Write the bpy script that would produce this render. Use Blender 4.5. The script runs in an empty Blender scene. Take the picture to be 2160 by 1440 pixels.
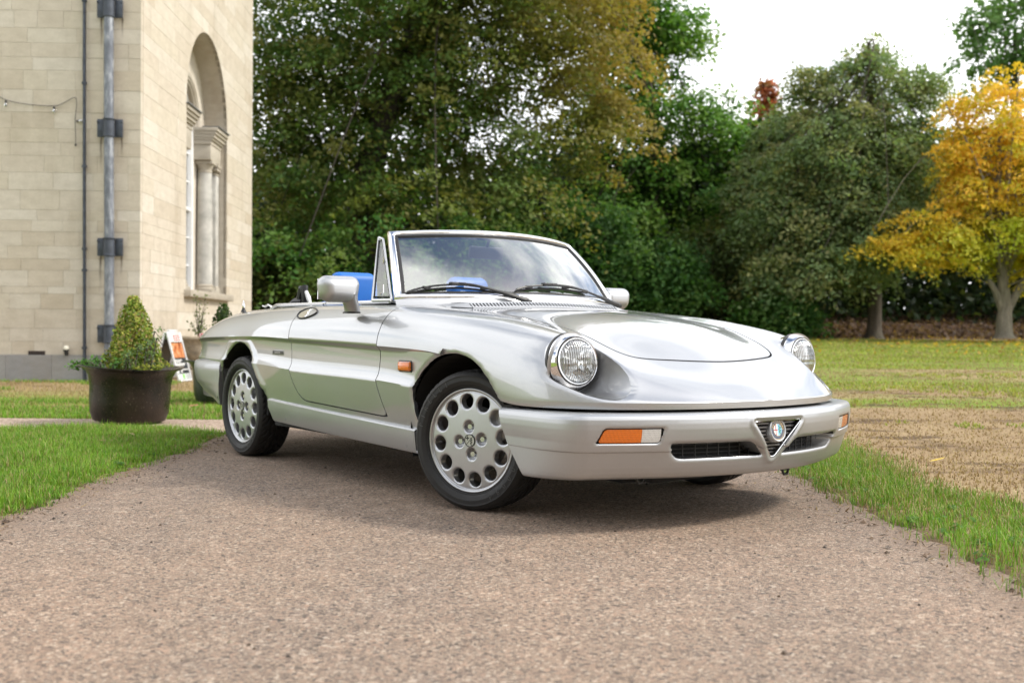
import bpy, math, random
import numpy as np
from mathutils import Vector, Matrix, Euler
from mathutils.bvhtree import BVHTree

R = math.radians
rng = np.random.default_rng(7)
random.seed(7)
scene = bpy.context.scene
COL = scene.collection

# ---------------------------------------------------------------- camera
cam_data = bpy.data.cameras.new('camera')
cam_data.sensor_width = 36.0
cam_data.lens = 38.56
cam_data.clip_start = 0.1
cam_data.clip_end = 600.0
cam_data.dof.use_dof = True
cam_data.dof.focus_distance = 4.6
cam_data.dof.aperture_fstop = 3.2
cam = bpy.data.objects.new('camera', cam_data)
cam.matrix_world = (Matrix.Translation((0, 0, 0.7282)) @ Matrix.Rotation(R(90 - 0.627), 4, 'X')
                    @ Matrix.Rotation(R(0.45), 4, 'Z'))
COL.objects.link(cam)
scene.camera = cam

# ---------------------------------------------------------------- sky and sun
SUN_EL, SUN_AZ = 44.0, 96.0      # azimuth clockwise from +Y (the view direction), so the sun is behind right
world = bpy.data.worlds.new('World')
scene.world = world
world.use_nodes = True
nt = world.node_tree
nt.nodes.clear()
def wn(t, **k):
    n = nt.nodes.new(t)
    for a, v in k.items(): setattr(n, a, v)
    return n
sky = wn('ShaderNodeTexSky', sky_type='NISHITA', sun_disc=False)
sky.sun_elevation = R(SUN_EL); sky.sun_rotation = R(SUN_AZ); sky.air_density = 1.0; sky.dust_density = 1.0
tc = wn('ShaderNodeTexCoord')
sep = wn('ShaderNodeSeparateXYZ'); nt.links.new(tc.outputs['Generated'], sep.inputs[0])
mz = wn('ShaderNodeMath', operation='MAXIMUM'); nt.links.new(sep.outputs['Z'], mz.inputs[0]); mz.inputs[1].default_value = 0.0
az = wn('ShaderNodeMath', operation='ADD'); nt.links.new(mz.outputs[0], az.inputs[0]); az.inputs[1].default_value = 0.22
dx = wn('ShaderNodeMath', operation='DIVIDE'); nt.links.new(sep.outputs['X'], dx.inputs[0]); nt.links.new(az.outputs[0], dx.inputs[1])
dy = wn('ShaderNodeMath', operation='DIVIDE'); nt.links.new(sep.outputs['Y'], dy.inputs[0]); nt.links.new(az.outputs[0], dy.inputs[1])
cx = wn('ShaderNodeCombineXYZ'); nt.links.new(dx.outputs[0], cx.inputs[0]); nt.links.new(dy.outputs[0], cx.inputs[1])
n1 = wn('ShaderNodeTexNoise'); n1.inputs['Scale'].default_value = 1.15; n1.inputs['Detail'].default_value = 9; n1.inputs['Roughness'].default_value = 0.56
n1.inputs['Distortion'].default_value = 0.35
nt.links.new(cx.outputs[0], n1.inputs['Vector'])
rp = wn('ShaderNodeValToRGB'); rp.color_ramp.elements[0].position = 0.43; rp.color_ramp.elements[1].position = 0.59
lowz = wn('ShaderNodeMath', operation='MULTIPLY_ADD'); nt.links.new(mz.outputs[0], lowz.inputs[0]); lowz.inputs[1].default_value = -0.17; lowz.inputs[2].default_value = 0.17
cov = wn('ShaderNodeMath', operation='ADD'); nt.links.new(n1.outputs['Fac'], cov.inputs[0]); nt.links.new(lowz.outputs[0], cov.inputs[1])
nt.links.new(cov.outputs[0], rp.inputs[0])
n2 = wn('ShaderNodeTexNoise'); n2.inputs['Scale'].default_value = 2.3; n2.inputs['Detail'].default_value = 6
nt.links.new(cx.outputs[0], n2.inputs['Vector'])
rc = wn('ShaderNodeValToRGB'); rc.color_ramp.elements[0].position = 0.3; rc.color_ramp.elements[1].position = 0.75
rc.color_ramp.elements[0].color = (9.2, 9.5, 10.0, 1); rc.color_ramp.elements[1].color = (15.5, 15.3, 15.0, 1)
nt.links.new(n2.outputs['Fac'], rc.inputs[0])
mx = wn('ShaderNodeMixRGB'); nt.links.new(rp.outputs[0], mx.inputs[0]); nt.links.new(sky.outputs[0], mx.inputs[1]); nt.links.new(rc.outputs[0], mx.inputs[2])
bg = wn('ShaderNodeBackground'); bg.inputs['Strength'].default_value = 0.1
nt.links.new(mx.outputs[0], bg.inputs['Color'])
wo = wn('ShaderNodeOutputWorld'); nt.links.new(bg.outputs[0], wo.inputs[0])

sun_data = bpy.data.lights.new('sun', 'SUN')
sun_data.energy = 2.2
sun_data.angle = R(12.0)
sun_data.color = (1.0, 0.94, 0.84)
sun = bpy.data.objects.new('sun', sun_data)
_d = Vector((math.sin(R(SUN_AZ)) * math.cos(R(SUN_EL)), math.cos(R(SUN_AZ)) * math.cos(R(SUN_EL)), math.sin(R(SUN_EL))))
sun.rotation_euler = _d.to_track_quat('Z', 'Y').to_euler()
COL.objects.link(sun)
vs = scene.view_settings
vs.view_transform = 'Standard'; vs.look = 'None'; vs.gamma = 1.0; vs.exposure = 0.75; vs.use_curve_mapping = False

# ---------------------------------------------------------------- helpers
def lin(r, g, b):
    f = lambda c: (c / 255 / 12.92) if c / 255 <= 0.04045 else ((c / 255 + 0.055) / 1.055) ** 2.4
    return (f(r), f(g), f(b), 1.0)

class NB:
    """small node builder"""
    def __init__(s, name):
        s.m = bpy.data.materials.new(name); s.m.use_nodes = True
        s.t = s.m.node_tree; s.t.nodes.clear()
        s.out = s.t.nodes.new('ShaderNodeOutputMaterial')
    def n(s, t, ins=None, **k):
        n = s.t.nodes.new(t)
        for a, v in k.items(): setattr(n, a, v)
        for a, v in (ins or {}).items(): s.set(n, a, v)
        return n
    def set(s, n, a, v):
        i = n.inputs[a]
        if isinstance(v, bpy.types.NodeSocket): s.t.links.new(v, i)
        elif isinstance(v, bpy.types.Node): s.t.links.new(v.outputs[0], i)
        else: i.default_value = v
    def pos(s): return s.n('ShaderNodeNewGeometry').outputs['Position']
    def obj(s): return s.n('ShaderNodeTexCoord').outputs['Object']
    def noise(s, vec, scale, detail=3, rough=0.55):
        return s.n('ShaderNodeTexNoise', {'Vector': vec, 'Scale': scale, 'Detail': detail, 'Roughness': rough}).outputs['Fac']
    def ramp(s, fac, stops, interp='LINEAR'):
        n = s.n('ShaderNodeValToRGB', {0: fac}); cr = n.color_ramp; cr.interpolation = interp
        while len(cr.elements) < len(stops): cr.elements.new(0.5)
        for e, (p, c) in zip(cr.elements, stops):
            e.position = p; e.color = c if isinstance(c, tuple) else (c, c, c, 1)
        return n.outputs[0]
    def mix(s, f, a, b, blend='MIX'):
        n = s.n('ShaderNodeMixRGB', blend_type=blend); s.set(n, 0, f); s.set(n, 1, a); s.set(n, 2, b); return n.outputs[0]
    def math(s, op, a, b=0.0, clamp=False):
        n = s.n('ShaderNodeMath', operation=op, use_clamp=clamp); s.set(n, 0, a); s.set(n, 1, b); return n.outputs[0]
    def mapping(s, vec, scale=(1, 1, 1), loc=(0, 0, 0)):
        return s.n('ShaderNodeMapping', {'Vector': vec, 'Scale': scale, 'Location': loc}).outputs[0]
    def bump(s, h, strength, dist=0.01):
        return s.n('ShaderNodeBump', {'Height': h, 'Strength': strength, 'Distance': dist}).outputs[0]
    def bsdf(s, **k):
        n = s.n('ShaderNodeBsdfPrincipled')
        for a, v in k.items(): s.set(n, a.replace('_', ' '), v)
        return n
    def done(s, sh):
        s.t.links.new(sh.outputs[0] if isinstance(sh, bpy.types.Node) else sh, s.out.inputs[0]); return s.m

def simple(name, col, rough=0.5, metal=0.0, var=0.0, scale=20.0, bump=0.0, **k):
    b = NB(name)
    c = col
    kw = dict(Roughness=rough, Metallic=metal)
    if var > 0 or bump > 0:
        f = b.noise(b.obj(), scale, 5)
        if var > 0:
            lo = tuple(max(0, x * (1 - var)) for x in col[:3]) + (1,); hi = tuple(min(1, x * (1 + var)) for x in col[:3]) + (1,)
            c = b.ramp(f, [(0.3, lo), (0.7, hi)])
        if bump > 0: kw['Normal'] = b.bump(f, bump)
    kw.update(k)
    return b.done(b.bsdf(**{'Base Color'.replace(' ', '_'): c}, **kw))

def mesh_from(name, V, F, smooth=True):
    me = bpy.data.meshes.new(name)
    me.from_pydata([tuple(map(float, v)) for v in V], [], [tuple(map(int, f)) for f in F])
    if smooth: me.polygons.foreach_set('use_smooth', [True] * len(me.polygons))
    me.update()
    return me
def fast_mesh(name, V, F, smooth=False, color=None):
    """V (n,3), F (m,k) arrays"""
    V = np.asarray(V, np.float32); F = np.asarray(F, np.int32)
    me = bpy.data.meshes.new(name); m, k = F.shape
    me.vertices.add(len(V)); me.vertices.foreach_set('co', V.ravel())
    me.loops.add(m * k); me.loops.foreach_set('vertex_index', F.ravel())
    me.polygons.add(m); me.polygons.foreach_set('loop_start', np.arange(0, m * k, k, dtype=np.int32))
    try: me.polygons.foreach_set('loop_total', np.full(m, k, np.int32))
    except Exception: pass
    me.polygons.foreach_set('use_smooth', np.full(m, smooth))
    me.update(calc_edges=True)
    if color is not None:
        at = me.color_attributes.new('tint', 'FLOAT_COLOR', 'POINT')
        c = np.ones((len(V), 4), np.float32); c[:, :3] = color
        at.data.foreach_set('color', c.ravel())
    return me
def link(name, me, mat=None, parent=None, loc=None, rot=None):
    o = bpy.data.objects.new(name, me); COL.objects.link(o)
    if mat is not None and me is not None and len(me.materials) == 0:
        for m in (mat if isinstance(mat, (list, tuple)) else [mat]): me.materials.append(m)
    if parent is not None: o.parent = parent
    if loc is not None: o.location = loc
    if rot is not None: o.rotation_euler = rot
    return o
def obj(name, V, F, mat, parent=None, smooth=True, **k): return link(name, mesh_from(name, V, F, smooth), mat, parent, **k)
def thing(name, label, cat, loc=(0, 0, 0), rot=(0, 0, 0), group=None):
    o = bpy.data.objects.new(name, None); COL.objects.link(o)
    o.location = loc; o.rotation_euler = rot; o.empty_display_size = 0.1
    tag(o, label, cat, group); return o
def tag(o, label, cat, group=None, kind=None):
    if label: o['label'] = label
    if cat: o['category'] = cat
    if group: o['group'] = group
    if kind: o['kind'] = kind
    return o
def part(name, parent, loc=(0, 0, 0), rot=(0, 0, 0)):
    o = bpy.data.objects.new(name, None); COL.objects.link(o); o.parent = parent
    o.location = loc; o.rotation_euler = rot; o.empty_display_size = 0.05; return o

class MB:
    """mesh collector"""
    def __init__(s): s.V = []; s.F = []; s.M = []
    def add(s, V, F, mi=0):
        b = len(s.V); s.V.extend([tuple(v) for v in V]); s.F.extend([tuple(int(i) + b for i in f) for f in F]); s.M.extend([mi] * len(F)); return s
    def box(s, c, d, rot=None, mi=0, bev=0.0):
        x, y, z = [v / 2 for v in d]
        if bev <= 0:
            P = np.array([(i, j, k) for i in (-x, x) for j in (-y, y) for k in (-z, z)])
            F = [(0, 1, 3, 2), (4, 6, 7, 5), (0, 4, 5, 1), (2, 3, 7, 6), (0, 2, 6, 4), (1, 5, 7, 3)]
        else:
            P, F = rbox(d, bev)
        if rot is not None: P = P @ np.array(Euler(rot).to_matrix()).T
        return s.add(P + np.array(c), F, mi)
    def tube(s, pts, r, n=8, mi=0, caps=True):
        V, F = tube(pts, r, n, caps); return s.add(V, F, mi)
    def lathe(s, prof, n=24, axis='Z', c=(0, 0, 0), mi=0):
        V, F = lathe(prof, n); V = np.array(V)
        if axis == 'X': V = V[:, [2, 0, 1]]
        elif axis == '-Y': V = np.c_[V[:, 0], -V[:, 2], V[:, 1]]
        elif axis == 'Y': V = np.c_[V[:, 1], V[:, 2], V[:, 0]]
        return s.add(V + np.array(c), F, mi)
    def build(s, name, mat, parent=None, smooth=True, **k):
        me = mesh_from(name, s.V, s.F, smooth)
        o = link(name, me, mat, parent, **k)
        if any(s.M): me.polygons.foreach_set('material_index', s.M)
        if smooth: sharpen(me)
        return o
def sharpen(me, ang=35):
    import bmesh
    bm = bmesh.new(); bm.from_mesh(me); a = R(ang)
    for e in bm.edges:
        if len(e.link_faces) == 2: e.smooth = e.calc_face_angle(0) < a
    bm.to_mesh(me); bm.free()
def rbox(d, r, n=2):
    """box with rounded edges (superellipsoid-free: grid sphere pushed to corners)"""
    N = 4 * (n + 1); V = []; F = []
    hx, hy, hz = [v / 2 - r for v in d]
    lat = [-90 + 90 * i / (n + 1) for i in range(n + 1)] + [90 * i / (n + 1) for i in range(n + 2)]
    lat = [-90 + 90 * i / n for i in range(n + 1)]; lat = lat + [l + 90 for l in lat]
    lon = []
    for q in range(4): lon += [q * 90 + 90 * i / n for i in range(n + 1)]
    for i, la in enumerate(lat):
        for lo in lon:
            q = int(lo // 90) % 4 if False else None
            V.append((la, lo))
    P = []
    for i, la in enumerate(lat):
        for j, lo in enumerate(lon):
            q = j // (n + 1)
            sx = 1 if q in (0, 3) else -1; sy = 1 if q in (0, 1) else -1; sz = -1 if i <= n else 1
            P.append((sx * hx + r * math.cos(R(la)) * math.cos(R(lo)), sy * hy + r * math.cos(R(la)) * math.sin(R(lo)), sz * hz + r * math.sin(R(la))))
    m = len(lon)
    for i in range(len(lat) - 1):
        for j in range(m): F.append((i * m + j, i * m + (j + 1) % m, (i + 1) * m + (j + 1) % m, (i + 1) * m + j))
    F.append(tuple(range(m))[::-1]); F.append(tuple((len(lat) - 1) * m + j for j in range(m)))
    return np.array(P), F
def tube(pts, r, n=8, caps=True):
    pts = [Vector(p) for p in pts]; m = len(pts)
    rr = r if hasattr(r, '__len__') else [r] * m
    V = []; F = []; up = None
    for i, p in enumerate(pts):
        t = (pts[min(i + 1, m - 1)] - pts[max(i - 1, 0)]).normalized()
        if up is None:
            up = Vector((0, 0, 1)) if abs(t.z) < 0.9 else Vector((1, 0, 0))
        a = t.cross(up).normalized(); b = a.cross(t).normalized(); up = b
        for k in range(n):
            w = 2 * math.pi * k / n; V.append(p + (a * math.cos(w) + b * math.sin(w)) * rr[i])
    for i in range(m - 1):
        for k in range(n): F.append((i * n + k, i * n + (k + 1) % n, (i + 1) * n + (k + 1) % n, (i + 1) * n + k))
    if caps: F.append(tuple(range(n))[::-1]); F.append(tuple((m - 1) * n + k for k in range(n)))
    return V, F
def lathe(prof, n=24):
    """profile of (r, z) turned about Z"""
    V = []; F = []
    for r, z in prof:
        for k in range(n):
            w = 2 * math.pi * k / n; V.append((r * math.cos(w), r * math.sin(w), z))
    for i in range(len(prof) - 1):
        for k in range(n): F.append((i * n + k, i * n + (k + 1) % n, (i + 1) * n + (k + 1) % n, (i + 1) * n + k))
    return V, F

# ---- grid / clip tools for the sheet-metal work
def grid_faces(nu, nv, wrap=False):
    i, j = np.meshgrid(np.arange(nu - 1), np.arange(nv if wrap else nv - 1), indexing='ij')
    j2 = (j + 1) % nv
    return [tuple(f) for f in np.stack([i * nv + j, (i + 1) * nv + j, (i + 1) * nv + j2, i * nv + j2], -1).reshape(-1, 4).tolist()]
def clip(V, F, s):
    """keep the s>0 side of a polygon mesh, cutting faces exactly along s=0"""
    V = np.asarray(V, float); s = np.where(np.abs(s) < 1e-7, 1e-7, s); pos = s > 0
    newV = list(map(tuple, V)); cache = {}; out = []
    pl = pos.tolist(); sl = s.tolist()
    for f in F:
        c = [pl[i] for i in f]
        if all(c): out.append(f); continue
        if not any(c): continue
        g = []
        for a, b in zip(f, f[1:] + f[:1]):
            if pl[a]: g.append(a)
            if pl[a] != pl[b]:
                k = (a, b) if a < b else (b, a)
                if k not in cache:
                    i0, i1 = k; t = sl[i0] / (sl[i0] - sl[i1])
                    cache[k] = len(newV); newV.append(tuple(V[i0] * (1 - t) + V[i1] * t))
                g.append(cache[k])
        if len(g) >= 3: out.append(tuple(g))
    used = sorted({i for f in out for i in f}); mp = {o: n for n, o in enumerate(used)}
    return np.array([newV[i] for i in used]), [tuple(mp[i] for i in f) for f in out]
def vnormals(V, F):
    V = np.asarray(V); N = np.zeros_like(V)
    by = {}
    for f in F: by.setdefault(len(f), []).append(f)
    for k, fs in by.items():
        a = np.array(fs); P = V[a]
        n = np.zeros((len(a), 3))
        for i in range(1, k - 1): n += np.cross(P[:, i] - P[:, 0], P[:, i + 1] - P[:, 0])
        for i in range(k): np.add.at(N, a[:, i], n)
    return N / (np.linalg.norm(N, axis=1, keepdims=True) + 1e-12)
def boundary(F):
    cnt = {}
    for f in F:
        for a, b in zip(f, f[1:] + f[:1]):
            k = (min(a, b), max(a, b)); cnt[k] = None if k in cnt else (a, b)
    return [e for e in cnt.values() if e is not None]
def hem(V, F, depth, sel=None, steps=1, direction=None):
    """fold the open border inward, as separate faces so the edge stays crisp"""
    V = np.asarray(V, float); N = vnormals(V, F); E = boundary(F)
    if sel is not None: E = [e for e in E if sel[e[0]] and sel[e[1]]]
    idx = {}; V2 = list(map(tuple, V)); F2 = list(F); 
    for a, b in E:
        for i in (a, b):
            if i not in idx:
                d = -N[i] if direction is None else (np.asarray(direction, float) if np.ndim(direction) == 1 else direction[i])
                idx[i] = (len(V2), len(V2) + 1)
                V2.append(tuple(V[i])); V2.append(tuple(V[i] + d * depth))
        F2.append((idx[b][0], idx[a][0], idx[a][1], idx[b][1]))
    return np.array(V2), F2
def poly_sdf(P, poly):
    """signed distance to closed polygon in 2-D, positive inside"""
    P = np.asarray(P, float); poly = np.asarray(poly, float); d = np.full(len(P), 1e9); ins = np.zeros(len(P), bool)
    for a, b in zip(poly, np.roll(poly, -1, 0)):
        e = b - a; w = P - a; t = np.clip((w @ e) / (e @ e + 1e-12), 0, 1)
        d = np.minimum(d, np.hypot(*(w - t[:, None] * e).T))
        c = ((a[1] <= P[:, 1]) & (b[1] > P[:, 1])) | ((b[1] <= P[:, 1]) & (a[1] > P[:, 1]))
        x = a[0] + (P[:, 1] - a[1]) / (b[1] - a[1] + 1e-15) * e[0]
        ins ^= c & (P[:, 0] < x)
    return np.where(ins, d, -d)
def smooth_poly(pts, n=8, closed=True):
    """Catmull-Rom through points"""
    p = np.asarray(pts, float); m = len(p); out = []
    for i in range(m if closed else m - 1):
        g = lambda k: p[k % m] if closed else p[min(max(k, 0), m - 1)]
        a, b, c, d = g(i - 1), g(i), g(i + 1), g(i + 2)
        for t in np.arange(n) / n:
            out.append(0.5 * ((2 * b) + (c - a) * t + (2 * a - 5 * b + 4 * c - d) * t * t + (3 * b - a - 3 * c + d) * t ** 3))
    if not closed: out.append(p[-1])
    return np.array(out)
def round_poly(pts, r, n=5):
    """polygon with corners rounded by radius r (scalar or list)"""
    p = np.asarray(pts, float); m = len(p); out = []
    rr = r if hasattr(r, '__len__') else [r] * m
    for i in range(m):
        a, b, c = p[i - 1], p[i], p[(i + 1) % m]
        u = (a - b); v = (c - b); lu, lv = np.linalg.norm(u), np.linalg.norm(v)
        k = min(rr[i], lu * 0.48, lv * 0.48); s = b + u / lu * k; e = b + v / lv * k
        for t in np.linspace(0, 1, n): out.append((1 - t) ** 2 * s + 2 * t * (1 - t) * b + t * t * e)
    return np.array(out)
def pchip(x, y):
    x = np.asarray(x, float); y = np.asarray(y, float); h = np.diff(x); d = np.diff(y) / h; m = np.zeros_like(y)
    for i in range(1, len(x) - 1):
        if d[i - 1] * d[i] > 0:
            w1 = 2 * h[i] + h[i - 1]; w2 = h[i] + 2 * h[i - 1]; m[i] = (w1 + w2) / (w1 / d[i - 1] + w2 / d[i])
    m[0] = d[0]; m[-1] = d[-1]
    def f(q):
        q = np.asarray(q, float); i = np.clip(np.searchsorted(x, q) - 1, 0, len(x) - 2); t = np.clip((q - x[i]) / h[i], 0, 1)
        return ((1 + 2 * t) * (1 - t) ** 2 * y[i] + t * (1 - t) ** 2 * h[i] * m[i] + t * t * (3 - 2 * t) * y[i + 1] + t * t * (t - 1) * h[i] * m[i + 1])
    return f
def sstep(a, b, x): t = np.clip((x - a) / (b - a), 0, 1); return t * t * (3 - 2 * t)
def text_mesh(txt, size, depth=0.0):
    cu = bpy.data.curves.new('lettering', 'FONT'); cu.body = txt; cu.size = size; cu.align_x = 'CENTER'; cu.align_y = 'CENTER'; cu.extrude = depth; cu.resolution_u = 2
    o = bpy.data.objects.new('lettering', cu); COL.objects.link(o)
    dg = bpy.context.evaluated_depsgraph_get(); me = bpy.data.meshes.new_from_object(o.evaluated_get(dg))
    V = np.array([v.co[:] for v in me.vertices]); F = [tuple(p.vertices) for p in me.polygons]
    bpy.data.objects.remove(o); bpy.data.curves.remove(cu); bpy.data.meshes.remove(me)
    return V, F
def vnoise(x, y, s=1.0, seed=0):
    """cheap smooth value noise for layout decisions, 0..1"""
    r = np.random.default_rng(seed); T = r.random((64, 64)); x = np.asarray(x) * s; y = np.asarray(y) * s
    xi = np.floor(x).astype(int); yi = np.floor(y).astype(int); fx = x - xi; fy = y - yi; fx = fx * fx * (3 - 2 * fx); fy = fy * fy * (3 - 2 * fy)
    g = lambda i, j: T[i % 64, j % 64]
    return (g(xi, yi) * (1 - fx) + g(xi + 1, yi) * fx) * (1 - fy) + (g(xi, yi + 1) * (1 - fx) + g(xi + 1, yi + 1) * fx) * fy
# ---------------------------------------------------------------- materials
M = {}
def make_paint(name, rough, coat, flake):
    b = NB(name); o = b.obj()
    f = b.noise(o, 900, 2); g = b.noise(o, 3.0, 4)
    col = b.ramp(f, [(0.35, (0.405, 0.414, 0.43, 1)), (0.65, (0.50, 0.51, 0.527, 1))])
    r = b.ramp(g, [(0.3, rough * 0.92), (0.7, rough * 1.1)])
    return b.done(b.bsdf(Base_Color=col, Metallic=0.78, Roughness=r, Coat_Weight=coat, Coat_Roughness=0.008, Coat_IOR=1.75,
                         Normal=b.bump(f, flake, 0.001)))
M['paint'] = make_paint('silver_paint', 0.38, 1.0, 0.006)
M['bumper'] = make_paint('silver_bumper_paint', 0.42, 0.4, 0.04)
M['alloy'] = make_paint('alloy_lacquer', 0.34, 0.5, 0.03)
M['chrome'] = simple('chrome', (0.86, 0.86, 0.87, 1), 0.05, 1.0)
M['steel'] = simple('brushed_steel', (0.6, 0.6, 0.6, 1), 0.25, 1.0)
M['black'] = simple('black_plastic', (0.018, 0.018, 0.019, 1), 0.45, 0, 0.2, 60)
M['rubber'] = simple('black_rubber', (0.02, 0.02, 0.02, 1), 0.55, 0, 0.15, 80)
M['dark'] = simple('underbody_black', (0.012, 0.012, 0.012, 1), 0.8)
M['vinyl'] = simple('black_vinyl', (0.02, 0.02, 0.022, 1), 0.4, 0, 0.2, 90, 0.15)
M['dash'] = simple('dash_plastic', (0.045, 0.05, 0.05, 1), 0.5, 0, 0.15, 90)
M['blue'] = simple('blue_seat_cover', (0.006, 0.13, 0.50, 1), 0.5, 0, 0.06, 12)
M['tan'] = simple('door_trim', (0.08, 0.08, 0.085, 1), 0.6)
M['brake'] = simple('brake_disc', (0.36, 0.355, 0.35, 1), 0.4, 0.6)
def make_tyre():
    b = NB('tyre_rubber'); o = b.obj(); f = b.noise(o, 40, 5)
    return b.done(b.bsdf(Base_Color=b.ramp(f, [(0.3, (0.010, 0.010, 0.0105, 1)), (0.75, (0.022, 0.0215, 0.021, 1))]), Roughness=b.ramp(f, [(0.3, 0.50), (0.7, 0.7)]), Specular_IOR_Level=0.42, Normal=b.bump(f, 0.08)))
M['tyre'] = make_tyre()
def make_glass(name, tint, base=0.05, top=1.0, rough=0.0):
    b = NB(name)
    fr = b.n('ShaderNodeFresnel', {'IOR': 1.55})
    fac = b.math('MULTIPLY_ADD', fr, top); b.t.nodes[-1].inputs[2].default_value = base
    tr = b.n('ShaderNodeBsdfTransparent', {'Color': tint}); gl = b.n('ShaderNodeBsdfGlossy', {'Color': (1, 1, 1, 1), 'Roughness': rough})
    return b.done(b.n('ShaderNodeMixShader', {0: fac, 1: tr, 2: gl}))
M['windscreen'] = make_glass('windscreen_glass', (0.80, 0.86, 0.83, 1), 0.22, 2.1)
M['side_glass'] = make_glass('side_glass', (0.78, 0.82, 0.78, 1), 0.05, 1.2)
M['pane'] = make_glass('window_pane', (0.5, 0.55, 0.56, 1), 0.12, 1.6)
def make_lens(name, tint, sx, base=0.1):
    b = NB(name); o = b.obj()
    w = b.n('ShaderNodeTexWave', {'Vector': o, 'Scale': sx, 'Distortion': 0.0}, wave_type='BANDS', bands_direction='Y', wave_profile='SIN').outputs['Fac']
    w2 = b.n('ShaderNodeTexWave', {'Vector': o, 'Scale': sx * 0.45, 'Distortion': 0.0}, wave_type='BANDS', bands_direction='Z', wave_profile='SIN').outputs['Fac']
    bp = b.bump(b.math('ADD', w, b.math('MULTIPLY', w2, 0.4)), 0.55, 0.004)
    fr = b.n('ShaderNodeFresnel', {'IOR': 1.5, 'Normal': bp})
    fac = b.math('ADD', b.math('MULTIPLY', fr, 1.4), b.math('MULTIPLY', w, base), True)
    tr = b.n('ShaderNodeBsdfTransparent', {'Color': tint}); gl = b.n('ShaderNodeBsdfGlossy', {'Color': (1, 1, 1, 1), 'Roughness': 0.03, 'Normal': bp})
    return b.done(b.n('ShaderNodeMixShader', {0: fac, 1: tr, 2: gl}))
M['lens'] = make_lens('headlight_lens', (0.97, 0.985, 0.98, 1), 34, 0.3)
def make_reflector():
    b = NB('headlight_reflector'); o = b.obj()
    w = b.n('ShaderNodeTexWave', {'Vector': o, 'Scale': 17.0, 'Distortion': 0.0}, wave_type='BANDS', bands_direction='Y', wave_profile='SIN').outputs['Fac']
    return b.done(b.bsdf(Base_Color=(0.9, 0.91, 0.92, 1), Metallic=1.0, Roughness=0.09, Normal=b.bump(w, 0.35, 0.003)))
M['reflector'] = make_reflector()
def make_plastic_lens(name, col):
    b = NB(name); o = b.obj()
    w = b.n('ShaderNodeTexWave', {'Vector': o, 'Scale': 75.0, 'Distortion': 0.0}, wave_type='BANDS', bands_direction='Y', wave_profile='SIN').outputs['Fac']
    w2 = b.n('ShaderNodeTexWave', {'Vector': o, 'Scale': 46.0, 'Distortion': 0.0}, wave_type='BANDS', bands_direction='Z', wave_profile='SIN').outputs['Fac']
    h = b.math('ADD', w, b.math('MULTIPLY', w2, .35))
    c2 = tuple(x * 0.45 for x in col[:3]) + (1,)
    return b.done(b.bsdf(Base_Color=b.ramp(b.math('MULTIPLY', h, 0.74), [(0.05, c2), (0.6, col)]), Roughness=0.12, Coat_Weight=1.0, Coat_Roughness=0.03, Normal=b.bump(h, 0.4, 0.003)))
M['amber'] = make_plastic_lens('amber_lens', (0.85, 0.19, 0.008, 1))
M['clear'] = make_plastic_lens('clear_lens', (0.72, 0.71, 0.69, 1))
M['red'] = make_plastic_lens('red_lens', (0.45, 0.02, 0.015, 1))
for k, c in dict(e_blue=(0.012, 0.016, 0.05), e_gold=(0.75, 0.5, 0.12), e_white=(0.85, 0.85, 0.83), e_red=(0.4, 0.012, 0.01), e_sky=(0.16, 0.5, 0.75), e_green=(0.01, 0.17, 0.05)).items():
    M[k] = simple('enamel_' + k[2:], c + (1,), 0.2, 0.0, Coat_Weight=1.0)
M['e_black'] = simple('enamel_black', (0.01, 0.01, 0.012, 1), 0.3)

# ---------------------------------------------------------------- the car
car = thing('convertible_car', 'silver two-seat convertible sports car with its roof down, parked on the pinkish tarmac drive', 'car',
            (0.4106, 4.8478, 0), (0, 0, R(-52.944)))

XS = [-3.15, -3.05, -2.9, -2.6, -2.25, -1.9, -1.5, -1.0, -.6, -.4, -.2, 0, .1, .2, .3, .4, .5, .58, .66, .75, .85, .9, .925]
Wt = pchip([-3.15, -3.05, -2.9, -2.6, -2.25, -1.9, -1.5, -1.0, -.5, 0, .3], [.635, .662, .692, .728, .754, .785, .803, .812, .812, .808, .8])
def W(X):
    X = np.asarray(X, float); t = np.clip((X - .3) / .6251, 0, 1)
    return np.where(X < .3, Wt(X), .8 * np.sqrt(np.maximum(1 - t ** 2.8, 1e-6)))
FR = [0, .325, .62, .69, .775, .875, .952, .988, 1.0]
ZT = [
 [.715, .765, .81, .838, .842, .842, .845, .848, .846, .834, .826, .812, .802, .790, .773, .752, .718, .678, .626, .575, .523, .490, .4725],
 [.713, .762, .808, .836, .840, .841, .845, .847, .843, .829, .819, .804, .794, .781, .764, .742, .707, .666, .614, .566, .516, .485, .472],
 [.710, .757, .800, .830, .838, .841, .845, .845, .838, .821, .801, .773, .761, .747, .729, .700, .661, .631, .597, .557, .508, .482, .4715],
 [.707, .752, .795, .827, .837, .841, .845, .844, .838, .822, .806, .785, .774, .760, .743, .717, .681, .649, .605, .553, .504, .480, .471],
 [.702, .742, .785, .820, .835, .841, .845, .843, .837, .823, .808, .794, .783, .768, .751, .729, .705, .668, .612, .546, .497, .478, .4708],
 [.694, .722, .762, .803, .825, .838, .842, .840, .834, .818, .801, .783, .771, .757, .742, .725, .703, .662, .588, .517, .486, .4745, .4703],
 [.682, .700, .728, .762, .782, .796, .800, .800, .795, .783, .767, .750, .738, .722, .706, .687, .656, .608, .530, .494, .478, .473, .4702],
 [.667, .680, .694, .712, .725, .733, .736, .733, .728, .719, .706, .691, .676, .656, .636, .611, .572, .530, .497, .481, .474, .4715, .4701],
 [.650, .657, .664, .671, .677, .680, .673, .663, .652, .646, .638, .612, .578, .530, .480, .471, .470, .470, .470, .470, .470, .470, .470]]
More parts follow.
